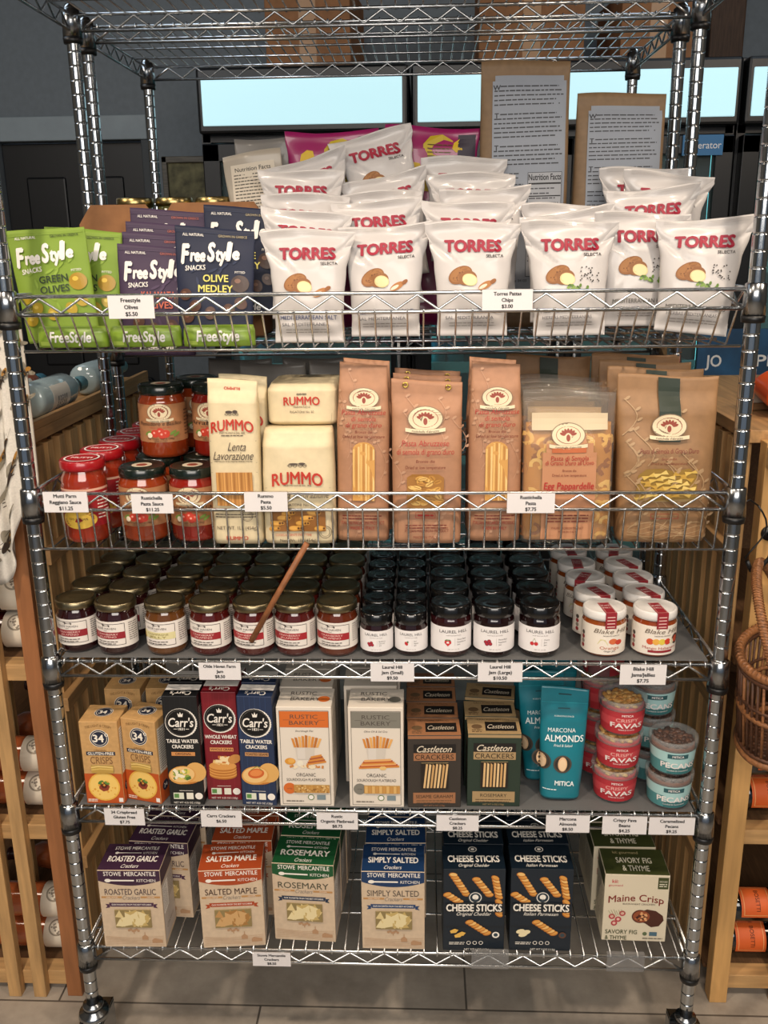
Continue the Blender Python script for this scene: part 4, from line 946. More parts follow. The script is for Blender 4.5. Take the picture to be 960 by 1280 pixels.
def emblem(a, u, v, r, ribbon='#e2d2b4'):
    """oval wheatsheaf emblem over a ribbon"""
    CR = ink('#d9c9a8'); BR = ink('#8f4030'); k = a.F.W / a.F.H; g = .00025 if a.F.curved else 0; a.l += g
    a.E(u, v, r, ink('#7d6a54'), rv=r * .72 * k); a.E(u, v, r * .95, CR, rv=r * .67 * k); a.E(u, v, r * .72, BR, rv=r * .50 * k, ring=.05)
    for i in range(7):
        q = -1.2 + .4 * i; a.E(u + sin(q) * r * .36, v + cos(q) * r * .26 * k - r * .04 * k, r * .17, BR, rv=r * .08 * k, rot=pi / 2 - q, n=10)
    a.E(u, v - r * .12 * k, r * .2, CR, rv=r * .24 * k, n=12); a.E(u, v - r * .16 * k, r * .12, BR, rv=r * .2 * k, n=12)
    a.l += g
    y = v - r * .70 * k; h = r * .115 * k; N = 8; top = []; bot = []
    for q in range(N + 1):
        s_ = -1 + 2 * q / N; yy = y + h * .9 * s_ * s_ ; top.append((u + s_ * r * 1.12, yy + h)); bot.append((u + s_ * r * 1.12, yy - h))
    pts = top + bot[::-1]; a.raw(pts, [[q, q + 1, 2 * N + 1 - q - 1, 2 * N + 1 - q] for q in range(N)], ink('#7d6a54'))
    pts = [(p[0], p[1] - h * .12) for p in top] + [(p[0], p[1] + h * .12) for p in bot[::-1]]; a.raw(pts, [[q, q + 1, 2 * N - q, 2 * N + 1 - q] for q in range(N)], CR)
    a.T("rustichella d'abruzzo", u, y - h * .1, h * 1.1, ink('#3a2a20'), maxw=r * 1.8, bold=.015, arc=-.9 * h / (r * 2.24) ** 2)
def rsauce(t1, t2, col):
    o = glass_jar(.0425, .122, .0385, M(col, .1, coat=1.0), 'sauce_jar', 32)
    lid(o, .0405, .113, .1305, M('#101a15', .25, coat=.5), M('#14201a', .3), True, lambda a: (a.E(.5, .5, .22, ink('#c9bca4')), a.E(.5, .5, .12, ink('#8f4030'))))
    b = B(); f = label_wrap(b, .0426, .16, .030, .098, M('#a8754e', .6, tex='n', scale=90, amt=.05)); a = Art(b, f); DK = ink('#2b1a14')
    emblem(a, .5, .80, .14); a.T(t1, .5, .50, .10, DK, w=.5, shear=.15); a.T(t2, .5, .40, .04, ink('#a8442c'), maxw=.36)
    for q in ((.44, .24), (.5, .28), (.56, .23), (.52, .2)): a.E(q[0], q[1], .045, ink('#c23a26')); a.E(q[0] - .008, q[1] + .02, .012, ink('#e8a090'))
    for q in ((.36, .25), (.64, .25), (.68, .2)): a.E(q[0], q[1], .045, ink('#6f8a3c'), rv=.04, rot=.5, n=10)
    a.E(.38, .19, .03, ink('#e8dcc0')); a.T('Net Weight 10.0 oz (280g)', .5, .10, .045, DK, maxw=.42); a.T('MADE IN ITALY', .5, .04, .035, DK, maxw=.24)
    a.lines(.03, .2, .8, .09, 8, .03, ink('#5a3a28')); a.lines(.8, .97, .8, .09, 8, .03, ink('#5a3a28')); b.obj('label', o); return o
s1 = rsauce('Pomodoro e Basilico', 'Tomato Sauce with Basil', '#8a3516'); s2 = rsauce('Arrabbiata', 'Spicy Tomato Sauce', '#821c12')
ly = (.064, .152, .240)
for k in range(3):
    inst(s1, (-.418 + .004 * k, ly[k], Z2), (0, 0, .05 * k), f"dark-lidded tomato basil sauce jar, {ORD[k]} in the lower left column beside the red lids", 'sauce jar', 'dark lidded sauce jars')
    inst(s2, (-.328 + .003 * k, ly[k], Z2), (0, 0, -.06 * k), f"dark-lidded spicy tomato sauce jar, {ORD[k]} in the lower column beside the spaghetti", 'sauce jar', 'dark lidded sauce jars')
for x, y, p, r, l in ((-.398, .150, s1, .12, 'dark-lidded tomato basil sauce jar stacked upright on the lower jars, left'), (-.302, .158, s2, -.12, 'dark-lidded spicy sauce jar stacked on the lower jars, right'), (-.355, .238, s1, .4, 'dark-lidded sauce jar stacked behind the two upper jars')):
    inst(p, (x, y, Z2 + .1312), (0, 0, r), l, 'sauce jar', 'dark lidded sauce jars')

# tubs of favas and pecans
def tub(kind):
    fava = kind == 'fava'; r1, r0, h = .041, .0365, .069
    b = B(); b.lathe([(0, .0005), (r0 * .9, 0), (r0, .003), (r1 * .985, h - .016), (r1 * .985, h - .015)], clear('#e6ecec', .2, 'tub_plastic'), 32)
    b.lathe([(0, .003), (r0 * .93, .004), (r1 * .94, h - .012), (0, h - .012)], M('#c2363c' if fava else '#7d4a34', .5), 28); o = b.obj('snack_tub')
    W = .21; W_ = ink('#f0e8e4')
    vs = B(); z0, z1 = .006, h - .018; f_ = lambda u, v, l: ((r0 + (r1 - r0) * v + .0008 + l) * sin((u - .5) * W / r1), -(r0 + (r1 - r0) * v + .0008 + l) * cos((u - .5) * W / r1), z0 + v * (z1 - z0))
    n = 40; pts = [f_(i / n, j, 0) for j in (0, 1) for i in range(n + 1)]; vs.add(pts, [[i, i + 1, n + 2 + i, n + 1 + i] for i in range(n)], M('#b8333c' if fava else '#a9d0cf', .45), True)
    a = Art(vs, Face(W, z1 - z0, f_, 1, .034), l0=.0004)
    if fava:
        a.R(.0, .35, 1, .75, ink('#c8464c')); a.R(0, .0, 1, .35, ink('#b02c34')); a.T('MITICA', .5, .86, .10, W_, maxw=.2, bold=.02); a.T('CRISPY', .5, .64, .15, ink('#f0c0b8'), w=.2); a.T('FAVAS', .5, .40, .21, W_, w=.30, bold=.025); a.T('Salted & Crunchy', .5, .20, .07, W_, maxw=.3)
    else:
        a.R(0, 0, .42, .55, ink('#4f8a8c')); a.R(.42, 0, 1, .28, ink('#356f72')); a.R(.62, 0, 1, .5, ink('#3f7a7c')); a.R(.42, .72, .6, .92, ink('#2c5a60')); a.T('MITICA', .51, .82, .10, W_, maxw=.15, bold=.02); a.T('PECANS', .52, .40, .24, W_, w=.32, bold=.025); a.T('Candied & Caramelized', .52, .16, .07, W_, maxw=.3)
    vs.obj('label', o)
    b = B(); CLR = clear('#eef3f3', .2, 'tub_lid', rough=.2)
    b.lathe([(r1, h - .017), (r1 + .003, h - .016), (r1 + .0035, h - .006), (r1 + .003, h), (r1 + .001, h + .0005), (r1 - .003, h - .001), (r1 - .004, h - .0035), (r1 - .004, h - .012)], CLR, 36)
    b.lathe([(r1 - .004, h - .0035), (0, h - .0035)], clear('#f8fafa', .05, 'lid_top'), 32); b.obj('lid', o)
    return o
def heap(o, kind):
    fava = kind == 'fava'; b = B(); rg = random.Random(3); cs = [M(c, .5) for c in (('#c8924a', '#b57c38', '#d9aa68') if fava else ('#4a2a1c', '#3a2016', '#5c3826'))]
    for i in range(46):
        a = i * 2.4; q = .034 * math.sqrt((i + .5) / 46); b.sphere((q * cos(a), q * sin(a), .0585 + rg.uniform(-.001, .0025)), (.0085, .0055, .0036) if fava else (.008, .005, .0036), cs[i % 3], 8, (rg.uniform(-.3, .3), rg.uniform(-.3, .3), rg.uniform(0, 6.28)))
    h = b.obj('beans' if fava else 'pecans', o); h['kind'] = 'stuff'; return o
fv, pc = tub('fava'), tub('pecan')
heap(fv, 'fava'); heap(pc, 'pecan')
TG = 'clear lidded snack tubs'
for i in range(3): inst(fv, (.439 + .003 * i, .058, Z4 + .0702 * i), (0, 0, -.08 + .06 * i), f"red fava bean tub, {('bottom', 'middle', 'top')[i]} of the front stack of three", 'snack tub', TG)
for i in range(4): inst(fv, (.425, .150, Z4 + .0702 * i), (0, 0, .9 * i), f"red fava bean tub, {('bottom', 'second', 'third', 'top')[i]} of the back stack behind the almond pouch", 'snack tub', TG)
for i in range(2): inst(pc, (.536 + .002 * i, .040, Z4 + .0702 * i), (0, 0, -.06), f"pale teal pecan tub, {('bottom', 'top')[i]} of the front stack by the right post", 'snack tub', TG)
for i in range(3): inst(pc, (.520, .132, Z4 + .0702 * i), (0, 0, .5 - .3 * i), f"pale teal pecan tub, {('bottom', 'middle', 'top')[i]} of the second stack", 'snack tub', TG)
for i in range(4): inst(pc, (.512, .222, Z4 + .0702 * i), (0, 0, .4 * i), f"pale teal pecan tub, {('bottom', 'second', 'third', 'top')[i]} of the rear stack", 'snack tub', TG)

# ================================================================ BAGS
def seal_warp(h, wave, ph, tiltx=0.0, bend=0.0, k=38):
    def f(x, y, z):
        t = max(0.0, (z - h * .72) / (h * .28)); t = t * t
        return (x, y + wave * t * sin(k * x + ph) - bend * t, z + tiltx * x * (z / h) - .004 * t * (1 - cos(k * .7 * x + ph)))
    return f
# ---- potato chip bags
def potato(a, u, v):
    BR = M('#8a5a30', .6); a.E(u - .06, v + .03, .16, BR, rv=.072, rot=.45); a.E(u - .06, v + .035, .14, M('#9c6a3a', .6), rv=.058, rot=.45); a.E(u + .02, v + .005, .13, BR, rv=.065, rot=.1)
    a.bits(u - .16, v - .02, u + .04, v + .08, [M('#6d4222', .6)], 10, .012); a.E(u + .06, v - .012, .098, M('#d9c58c', .5), rv=.052, rot=-.3); a.E(u + .06, v - .012, .085, M('#e2d3a0', .5), rv=.044, rot=-.3)
def chips(kind, seed, w=.152, h=.190, wave=.005, ph=0.0, tiltx=0.0, dent=1.0):
    a_ = w / 2
    prof = [(0, a_ * .78, .0015, 2.2, 0), (.008, a_ * .78, .003, 2.2, 0), (.03, a_ * .77, .016, 2.3, 0), (.07, a_ * .79, .022, 2.3, 0), (.12, a_ * .85, .018, 2.2, 0), (.155, a_ * .96, .009, 2.1, 0), (h - .014, a_ * 1.05, .0022, 2.2, 0), (h, a_ * 1.06, .0012, 2.2, 0)]
    sw = seal_warp(h, wave, ph, tiltx, .004)
    def warp(x, y, z):
        # pinched folds running in from the upper corners and the flanks
        for sx, z0, g in ((-1, .125, .9), (1, .135, 1.0), (-1, .06, .5), (1, .05, .6)):
            q = (x * sx - .034) * .85 - (z - z0) * (1 if g > .7 else -.6)
            y += dent * g * .0042 * math.exp(-(q / .0065) ** 2) * max(0, min(1, (x * sx - .012) / .03)) * (1 if y < 0 else -1)
        return sw(x, y, z)
    bg = Bag(prof, .0022, seed, warp); b = B(); bg.mesh(b, M('#c6c2c0', .36, coat=.2), 36, 48)
    W = .13; f = bg.face(W, h); a = Art(b, f, l0=.0002); CR = ink('#9c1c36'); DK = ink('#2b2725')
    a.T('TORRES', .5, .775, .098, CR, w=.74, bold=.055); a.T('SELECTA', .78, .685, .026, DK, w=.22, bold=.012, al='c'); a.l += .0003
    potato(a, .40, .49)
    if kind == 'salt':
        a.E(.66, .43, .10, M('#a8703c', .6), rv=.030, rot=.5); a.E(.76, .465, .045, M('#8a5528', .6), rv=.018, rot=.6); a.E(.63, .42, .06, M('#d9cdb8', .5), rv=.014, rot=.5)
        t1, t2, tc = 'MEDITERRANEAN SALT', 'SAL MEDITERRANEA', '#2c3f6a'
    else:
        for i in range(26): rg2 = random.Random(i + seed); a.E(.62 + .24 * rg2.random(), .45 + .13 * rg2.random(), .010, DK, n=6)
        for i in range(14): rg2 = random.Random(i + 50); a.E(.46 + .26 * rg2.random(), .375 + .05 * rg2.random(), .026, ink(('#5a7a2c', '#7d9a48', '#48642a')[i % 3]), rv=.012, rot=rg2.random() * 3, n=8)
        t1, t2, tc = 'MEDITERRANEAN HERBS', 'HIERBAS MEDITERRANEAS', '#3a3a34'
    a.T(t1, .5, .215, .036, ink(tc), w=.74, bold=.01); a.T(t2, .46, .155, .028, ink('#4a4a52'), w=.62); a.lines(.2, .8, .11, .022, 2, .006, ink('#8a8682'))
    for i in range(3): a.strip([(-.02 + 1.04 * q / 12, .952 + .014 * i) for q in range(13)], .004, M('#aeaaa7', .3))
    return b.obj('chip_bag')
cA, cB, cC = chips('salt', 3, ph=.4), chips('salt', 11, wave=.009, ph=2.0, tiltx=.10), chips('salt', 23, wave=.008, ph=4.0, tiltx=-.12, dent=1.5)
cH, cI = chips('herb', 31, wave=.008, ph=1.0, dent=1.6), chips('herb', 47, wave=.006, ph=3.2, tiltx=.14)
cD = chips('salt', 61, wave=.010, ph=5.2, tiltx=-.05, dent=1.3)
CG = 'white potato chip bags'; H_ = .190
# (proto, x, y, top z, lean back, yaw, roll, label)
CH = [
    (cA, -.118, 0.102, 1.625, -0.14, 0.020, .0, 'front bag of the leftmost column, beside the navy olives pouch'),
    (cC, -.130, 0.156, 1.664, -0.14, 0.000, .02, 'second bag of the leftmost column'),
    (cD, -.139, 0.210, 1.693, -0.14, 0.015, .03, 'third bag of the leftmost column'),
    (cC, -.137, 0.264, 1.738, -0.14, -0.025, -.06, 'fourth bag of the leftmost column, dipping to the right'),
    (cB, -.105, 0.316, 1.762, -0.14, 0.000, -.22, 'rear bag of the leftmost column, strongly tilted'),
    (cB, .012, 0.123, 1.636, -0.14, -0.015, .0, 'front bag of the second column'),
    (cC, .020, 0.177, 1.680, -0.14, 0.010, -.14, 'second bag of the second column, tilted right'),
    (cD, .006, 0.231, 1.696, -0.14, 0.000, -.06, 'third bag of the second column'),
    (cB, .030, 0.285, 1.728, -0.14, 0.015, -.14, 'fourth bag of the second column'),
    (cC, .030, 0.337, 1.806, -0.14, 0.000, -.30, 'topmost bag leaning at the back of the second column'),
    (cA, .160, 0.098, 1.638, -0.14, 0.000, .0, 'front bag of the middle column, left of the chips price tag'),
    (cC, .163, 0.152, 1.674, -0.14, 0.000, -.05, 'second bag of the middle column'),
    (cB, .182, 0.206, 1.698, -0.14, -0.010, .02, 'third bag of the middle column'),
    (cD, .165, 0.260, 1.727, -0.14, 0.000, .0, 'fourth bag of the middle column'),
    (cA, .152, 0.312, 1.758, -0.14, 0.020, .01, 'rear bag of the middle column'),
    (cH, .322, 0.086, 1.638, -0.14, -0.015, -.02, 'front bag of the fourth column with green herbs'),
    (cI, .322, 0.140, 1.656, -0.14, 0.010, .0, 'second bag of the fourth column, mostly hidden'),
    (cH, .330, 0.194, 1.668, -0.14, 0.000, .0, 'third bag of the fourth column, mostly hidden'),
    (cI, .520, 0.076, 1.640, -0.14, -0.060, .10, 'front bag at the right end with green herbs'),
    (cH, .445, 0.120, 1.650, -0.14, 0.025, .0, 'bag partly behind the front right end bag'),
    (cI, .465, 0.184, 1.694, -0.14, 0.000, .06, 'third bag at the right end'),
    (cH, .500, 0.238, 1.720, -0.14, -0.010, .07, 'fourth bag at the right end, rising to the right'),
    (cH, .483, 0.290, 1.733, -0.14, 0.000, -.02, 'rear bag at the right end'),
]
for p, x, y, zt, ln, yw, rl, l in CH:
    z = zt - H_ * cos(ln) * cos(rl) - .002
    inst(p, (x, y, max(z, Z1)), (ln, rl, yw), 'white potato chip bag, ' + l, 'chip bag', CG)

# ---- bright snack bags behind the chips
def bright(seed, flip):
    w, h = .18, .372; bg = Bag([(0, w * .42, .002, 2.2, 0), (.03, w * .42, .018, 2.3, 0), (.2, w * .44, .02, 2.3, 0), (.33, w * .48, .010, 2.2, 0), (h - .015, w * .5, .002, 2.2, 0), (h, w * .5, .0012, 2.2, 0)], .002, seed, seal_warp(h, .006, seed)); b = B()
    bg.mesh(b, M('#8f1a58', .35, coat=.3), 22, 34); a = Art(b, bg.face(.165, .24, h - .24), l0=.0002); YL = ink('#c9a81e'); DKR = ink('#5a1030')
    for q in ((.2, .8), (.3, .66), (.82, .86), (.12, .5)): a.E(q[0], q[1], .10, YL, rv=.05, rot=.8, n=7)
    a.P([(.42, .50), (.40, .86), (.48, .93), (.62, .95), (.74, .9), (.78, .55), (.7, .48)], ink('#b8a01c')); a.lines(.45, .74, .86, .03, 11, .008, ink('#5a4a14')); a.R(.8, .4, 1.0, .95, ink('#2a2030')); a.R(.1, .2, .9, .42, DKR)
    return b.obj('snack_bag')
put(bright(3, 0), (-.085, .376, Z1 + .002), (-.03, -.03, .06), 'magenta and yellow snack bag at the back behind the left chip bags', 'snack bag', 'magenta snack bags')
put(bright(8, 1), (.084, .378, Z1 + .006), (-.02, .03, -.03), 'magenta and yellow snack bag at the back beside the tall kraft bag', 'snack bag', 'magenta snack bags')
def greyb(seed, txt):
    w, h = .112, .335 if txt else .365; bg = Bag([(0, w * .45, .002, 2.2, 0), (.04, w * .45, .018, 2.4, 0), (.22, w * .46, .02, 2.4, 0), (h - .02, w * .5, .002, 2.2, 0), (h, w * .5, .0012, 2.2, 0)], .0015, seed, seal_warp(h, .005, seed)); b = B()
    bg.mesh(b, M('#a39a8c' if txt else '#6f6c68', .4, coat=.2), 20, 30); a = Art(b, bg.face(.11, .26, h - .26), l0=.0002)
    if txt: a.R(.12, .35, .88, .92, ink('#c9bfae')); a.T('Nutrition Facts', .5, .88, .03, BLK, maxw=.7, bold=.01); a.lines(.16, .84, .84, .024, 19, .008, ink('#3a342e'))
    return b.obj('snack_bag')
put(greyb(5, 1), (-.222, .349, Z1 + .002), (-.03, -.08, .02), 'beige snack bag with its nutrition panel facing out, left of the chips', 'snack bag', 'backward snack bags')
put(greyb(9, 0), (-.215, .392, Z1 + .002), (-.03, -.05, .0), 'plain grey snack bag behind the leftmost chip column', 'snack bag', 'backward snack bags')
# ---- tall kraft bags turned backwards
def kraft():
    w, h = .166, .485; K = M('#7f664a', .6, tex='n', scale=80, amt=.05)
    bg = Bag([(0, w * .5, .024, 6, 0), (.02, w * .5, .029, 6, 0), (.25, w * .5, .027, 5, 0), (h - .06, w * .495, .012, 4, 0), (h - .02, w * .495, .0025, 3, 0), (h, w * .495, .0015, 3, 0)], .0012, 2, seal_warp(h, .003, 1.0, .03, 0, 30)); b = B(); bg.mesh(b, K, 24, 40)
    a = Art(b, bg.face(.16, h), l0=.0002); PN = ink('#8d949f'); DK = ink('#34363c')
    a.R(.12, .17, .97, .925, PN); a.R(.15, .15, .94, .945, PN)
    v = .905
    for n_, cap in ((5, 'W'), (6, 'T'), (5, 'T')):
        a.T(cap, .17, v - .004, .018, DK, bold=.03); a.lines(.21, .95, v, .0165, 1, .0048, DK, n_); a.lines(.14, .95, v - .0165, .0165, n_ - 1, .0048, DK, n_ + 2); v -= .0165 * n_ + .018
    a.lines(.14, .45, v, .016, 2, .0045, DK); a.lines(.14, .5, v - .04, .016, 3, .0042, DK, 3); a.lines(.14, .44, v - .11, .014, 5, .0036, DK, 5)
    a.R(.54, .20, .94, .59, ink('#a2a5ab')); a.frame(.54, .20, .94, .59, .006, DK); a.T('Nutrition Facts', .74, .572, .022, BLK, w=.38, bold=.02); a.R(.55, .545, .93, .551, BLK); a.R(.55, .50, .93, .504, BLK); a.lines(.56, .92, .53, .018, 16, .0045, ink('#4a4a50'), 9, .4)
    for i in range(14): a.R(.22 + .015 * i, .20, .22 + .015 * i + (.004 + .005 * (i % 3)), .26, BLK)
    a.T('Portland, Maine 04103', .36, .185, .010, DK, maxw=.4)
    for u in (.62, .8): a.E(u, .10, .06, ink('#7d7a4c')); a.T('GMO' if u < .7 else 'NON', u, .10, .012, ink('#d0c090'), maxw=.09)
    return b.obj('kraft_bag')
p = kraft()
inst(p, (.267, .374, Z1 + .001), (0, 0, .0), 'tall kraft bag with a blue-grey text panel, taller one at the back of the chips', 'kraft bag', 'tall kraft bags')
inst(p, (.441, .376, Z1 + .001), (-.0, .012, .0), 'tall kraft bag with a blue-grey text panel, lower one by the right rear post', 'kraft bag', 'tall kraft bags')
_k = bpy.data.objects['kraft_bag.001']; _k.scale = (1, 1, .88)

# ---- olive pouches
def pouch(base, name2, namecol, alln, leafcol, nm):
    w, h = .136, .190; bg = Bag([(0, w * .46, .010, 2.6, 0), (.006, w * .47, .011, 2.6, 0), (.06, w * .48, .010, 2.4, 0), (.13, w * .495, .006, 2.4, 0), (h - .02, w * .5, .0016, 3, 0), (h, w * .5, .0010, 3, 0)], .0012, 4, seal_warp(h, .002, 1.5, 0, 0, 30)); b = B(); bg.mesh(b, M(base, .62), 22, 30)
    a = Art(b, bg.face(.13, h), l0=.0002); W_ = ink('#ece8e2'); NC = ink(namecol)
    a.R(-.02, .945, 1.02, .95, ink(leafcol))
    for i in range(12):
        rg2 = random.Random(i * 3); a.E(.08 + .84 * rg2.random(), .06 + .84 * rg2.random(), .05 + .03 * rg2.random(), ink(leafcol), rv=.012, rot=rg2.random() * 3, n=10)
    a.T('ALL NATURAL', .22, .925, .024, W_, w=.28, bold=.015); a.T('GROWN IN GREECE', .74, .925, .024, ink(alln), w=.38, bold=.012)
    a.T('F', .12, .755, .16, W_, w=.12, bold=.06, shear=.14); a.T('ree', .285, .745, .105, W_, w=.21, bold=.06, shear=.12); a.T('S', .465, .775, .155, W_, w=.11, bold=.06, shear=.14); a.T('ty', .595, .755, .115, W_, w=.15, bold=.06, shear=.12); a.T('l', .70, .785, .16, W_, bold=.06, shear=.12); a.T('e', .79, .765, .105, W_, w=.10, bold=.06, shear=.12)
    a.T('SNACKS', .25, .635, .042, W_, w=.27, bold=.02, shear=.1, rot=.06)
    t1, t2 = name2; a.T(t1, .52, .545, .06, NC, maxw=.46, bold=.025); a.T(t2, .52, .455, .06, NC, maxw=.46, bold=.025)
    OLC = '#a8841c' if base == '#7d9a30' else '#3f2a20'
    a.E(.84, .50, .12, M(OLC, .4), rv=.075); a.E(.81, .525, .04, M('#d9b84a' if base == '#7d9a30' else '#7d5a48', .4), rv=.02); a.T('PITTED', .84, .60, .02, W_, maxw=.2, arc=.03)
    for q in ((.12, .40), (.25, .30), (.7, .27), (.85, .33), (.45, .24), (.15, .2)): a.E(q[0], q[1], .085, M('#b59a2c' if base == '#7d9a30' else '#54362a', .4), rv=.05, rot=q[0] * 3); a.E(q[0] - .015, q[1] + .012, .03, M('#d2bb58' if base == '#7d9a30' else '#7d5a48', .4), rv=.015)
    a.T('FreeStyle', .5, .08, .06, W_, w=.5, bold=.03, shear=.1)
    return b.obj(nm)
pg = pouch('#7d9a30', ('GREEN', 'OLIVES'), '#24381a', '#2f4418', '#8aa83a', 'olive_pouch'); ppu = pouch('#3f2d48', ('KALAMATA', 'OLIVES'), '#c4614a', '#b05a48', '#4c3856', 'olive_pouch'); pn = pouch('#121c38', ('OLIVE', 'MEDLEY'), '#d9cf6a', '#a89a78', '#1a2748', 'olive_pouch')
OG_ = 'olive snack pouches'
for i, (x, y, ln, rl, yw) in enumerate(((-.545, .100, -.06, -.10, .0), (-.523, .134, -.16, .03, .0), (-.522, .162, -.16, .035, .0), (-.521, .190, -.16, .04, .0), (-.520, .218, -.16, .045, .0))):
    inst(pg, (x, y, Z1 + .006 + .002), (ln, rl, yw), f"lime green olive pouch standing at the left end, {ORD[i]} of the green row", 'olive pouch', OG_)
for i, (x, y, zt, yw) in enumerate(((-.388, .130, 1.606, .02), (-.386, .156, 1.626, .02), (-.386, .182, 1.644, .02), (-.384, .208, 1.668, .02))):
    inst(ppu, (x, y, zt - .190), (-.08, .02, yw), f"purple kalamata olive pouch, {ORD[i]} of the purple row in its carton", 'olive pouch', OG_)
inst(pn, (-.281, .104, Z1 + .005), (-.08, .03, -.02), 'navy olive medley pouch in front, left of the chips', 'olive pouch', OG_)
inst(pn, (-.246, .190, 1.668 - .188), (-.06, .02, .0), 'navy olive medley pouch standing behind the front navy one', 'olive pouch', OG_)
for i, (x, yw) in enumerate(((-.47, .05), (-.36, -.04), (-.25, .03))): inst(pg, (x, .135, Z1 + .010), (-1.38, 0, yw), f"lime green olive pouch lying flat on the basket floor, {ORD[i].replace('front', 'first')} from the left", 'olive pouch', OG_) if False else None
def flat_green(i, x, lab):
    w, h = .12, .034; bg = Bag([(0, w * .5, .014, 3, 0), (.010, w * .5, .017, 3, 0), (.024, w * .5, .016, 3, 0), (h, w * .48, .012, 3, 0)], .001, 20 + i); b = B(); bg.mesh(b, M('#7d9a30', .4, coat=.2), 18, 10); a = Art(b, bg.face(.115, h), l0=.0002)
    a.T('FreeStyle', .5, .52, .5, ink('#ece8e2'), w=.62, bold=.03, shear=.1); a.R(.04, .1, .2, .3, ink('#a8c050')); put(b.obj('olive_pouch'), (x, .056, Z1 + .0005), (0, 0, .02 * i), lab, 'olive pouch', OG_)
flat_green(0, -.512, 'lime green olive pouch lying low in the basket at the far left'); flat_green(1, -.388, 'lime green olive pouch lying low in the basket under the purple pouches'); flat_green(2, -.264, 'lime green olive pouch lying low in the basket under the navy pouch')
# display cartons behind the pouches
def display(w, h, lab, x, y):
    C_ = M('#9a6a42', .75, tex='n', scale=40, amt=.08); b = B(); c = .035
    pts = [(-w / 2, 0), (w / 2, 0), (w / 2, h - c), (w / 2 - c * .7, h), (-w / 2 + c * .7, h), (-w / 2, h - c)]
    b.add([(p[0], q, p[1]) for q in (0, .004) for p in pts], [[0, 1, 2, 3, 4, 5], [11, 10, 9, 8, 7, 6]] + [[i, (i + 1) % 6, 6 + (i + 1) % 6, 6 + i] for i in range(6)], C_)
    for s_ in (-1, 1):
        q = s_ * w / 2; b.add([(q - s_ * k, yy, z) for k in (0, .004) for yy, z in ((.0, 0), (-.085, 0), (-.085, h * .4), (-.02, h * .78), (.0, h * .82))], [[0, 1, 2, 3, 4], [9, 8, 7, 6, 5]] + [[i, (i + 1) % 5, 5 + (i + 1) % 5, 5 + i] for i in range(5)], C_)
    b.box(-w / 2, -.085, 0, w / 2, .004, .003, C_); b.box(-w / 2, -.089, 0, w / 2, -.085, .05, C_, .001); b.box(-.03, -.001, h * .72, .03, .0, h * .725, M('#6d4a2c', .8))
    put(b.obj('display_carton'), (x, y, Z1), (0, 0, 0), lab, 'cardboard box', 'open display cartons')
display(.155, .240, 'open brown cardboard display carton behind the green pouches', -.503, .325)
display(.205, .242, 'open brown cardboard display carton behind the purple and navy pouches', -.320, .322)
# tall jars behind the cartons
def picklejar():
    b = B(); b.lathe([(0, 0), (.034, 0), (.037, .006), (.037, .2), (.033, .225), (.033, .24), (0, .24)], M('#4a4a2a', .1, coat=1.0), 26); o = b.obj('pickle_jar'); lid(o, .0355, .236, .252, M('#9c8a5c', .28, 1.0)); b = B(); f = label_wrap(b, .0372, .12, .05, .15, M('#d9cfb8', .5)); Art(b, f).lines(.2, .8, .8, .15, 4, .05, ink('#5a4a3a')); b.obj('label', o); return o
p = picklejar()
for i, x in enumerate((-.482, -.405, -.328)): inst(p, (x, .368, Z1 + .001), (0, 0, .3 * i), f"tall gold-lidded jar behind the display cartons, {('left', 'middle', 'right')[i]} of three", 'jar', 'gold lidded tall jars')

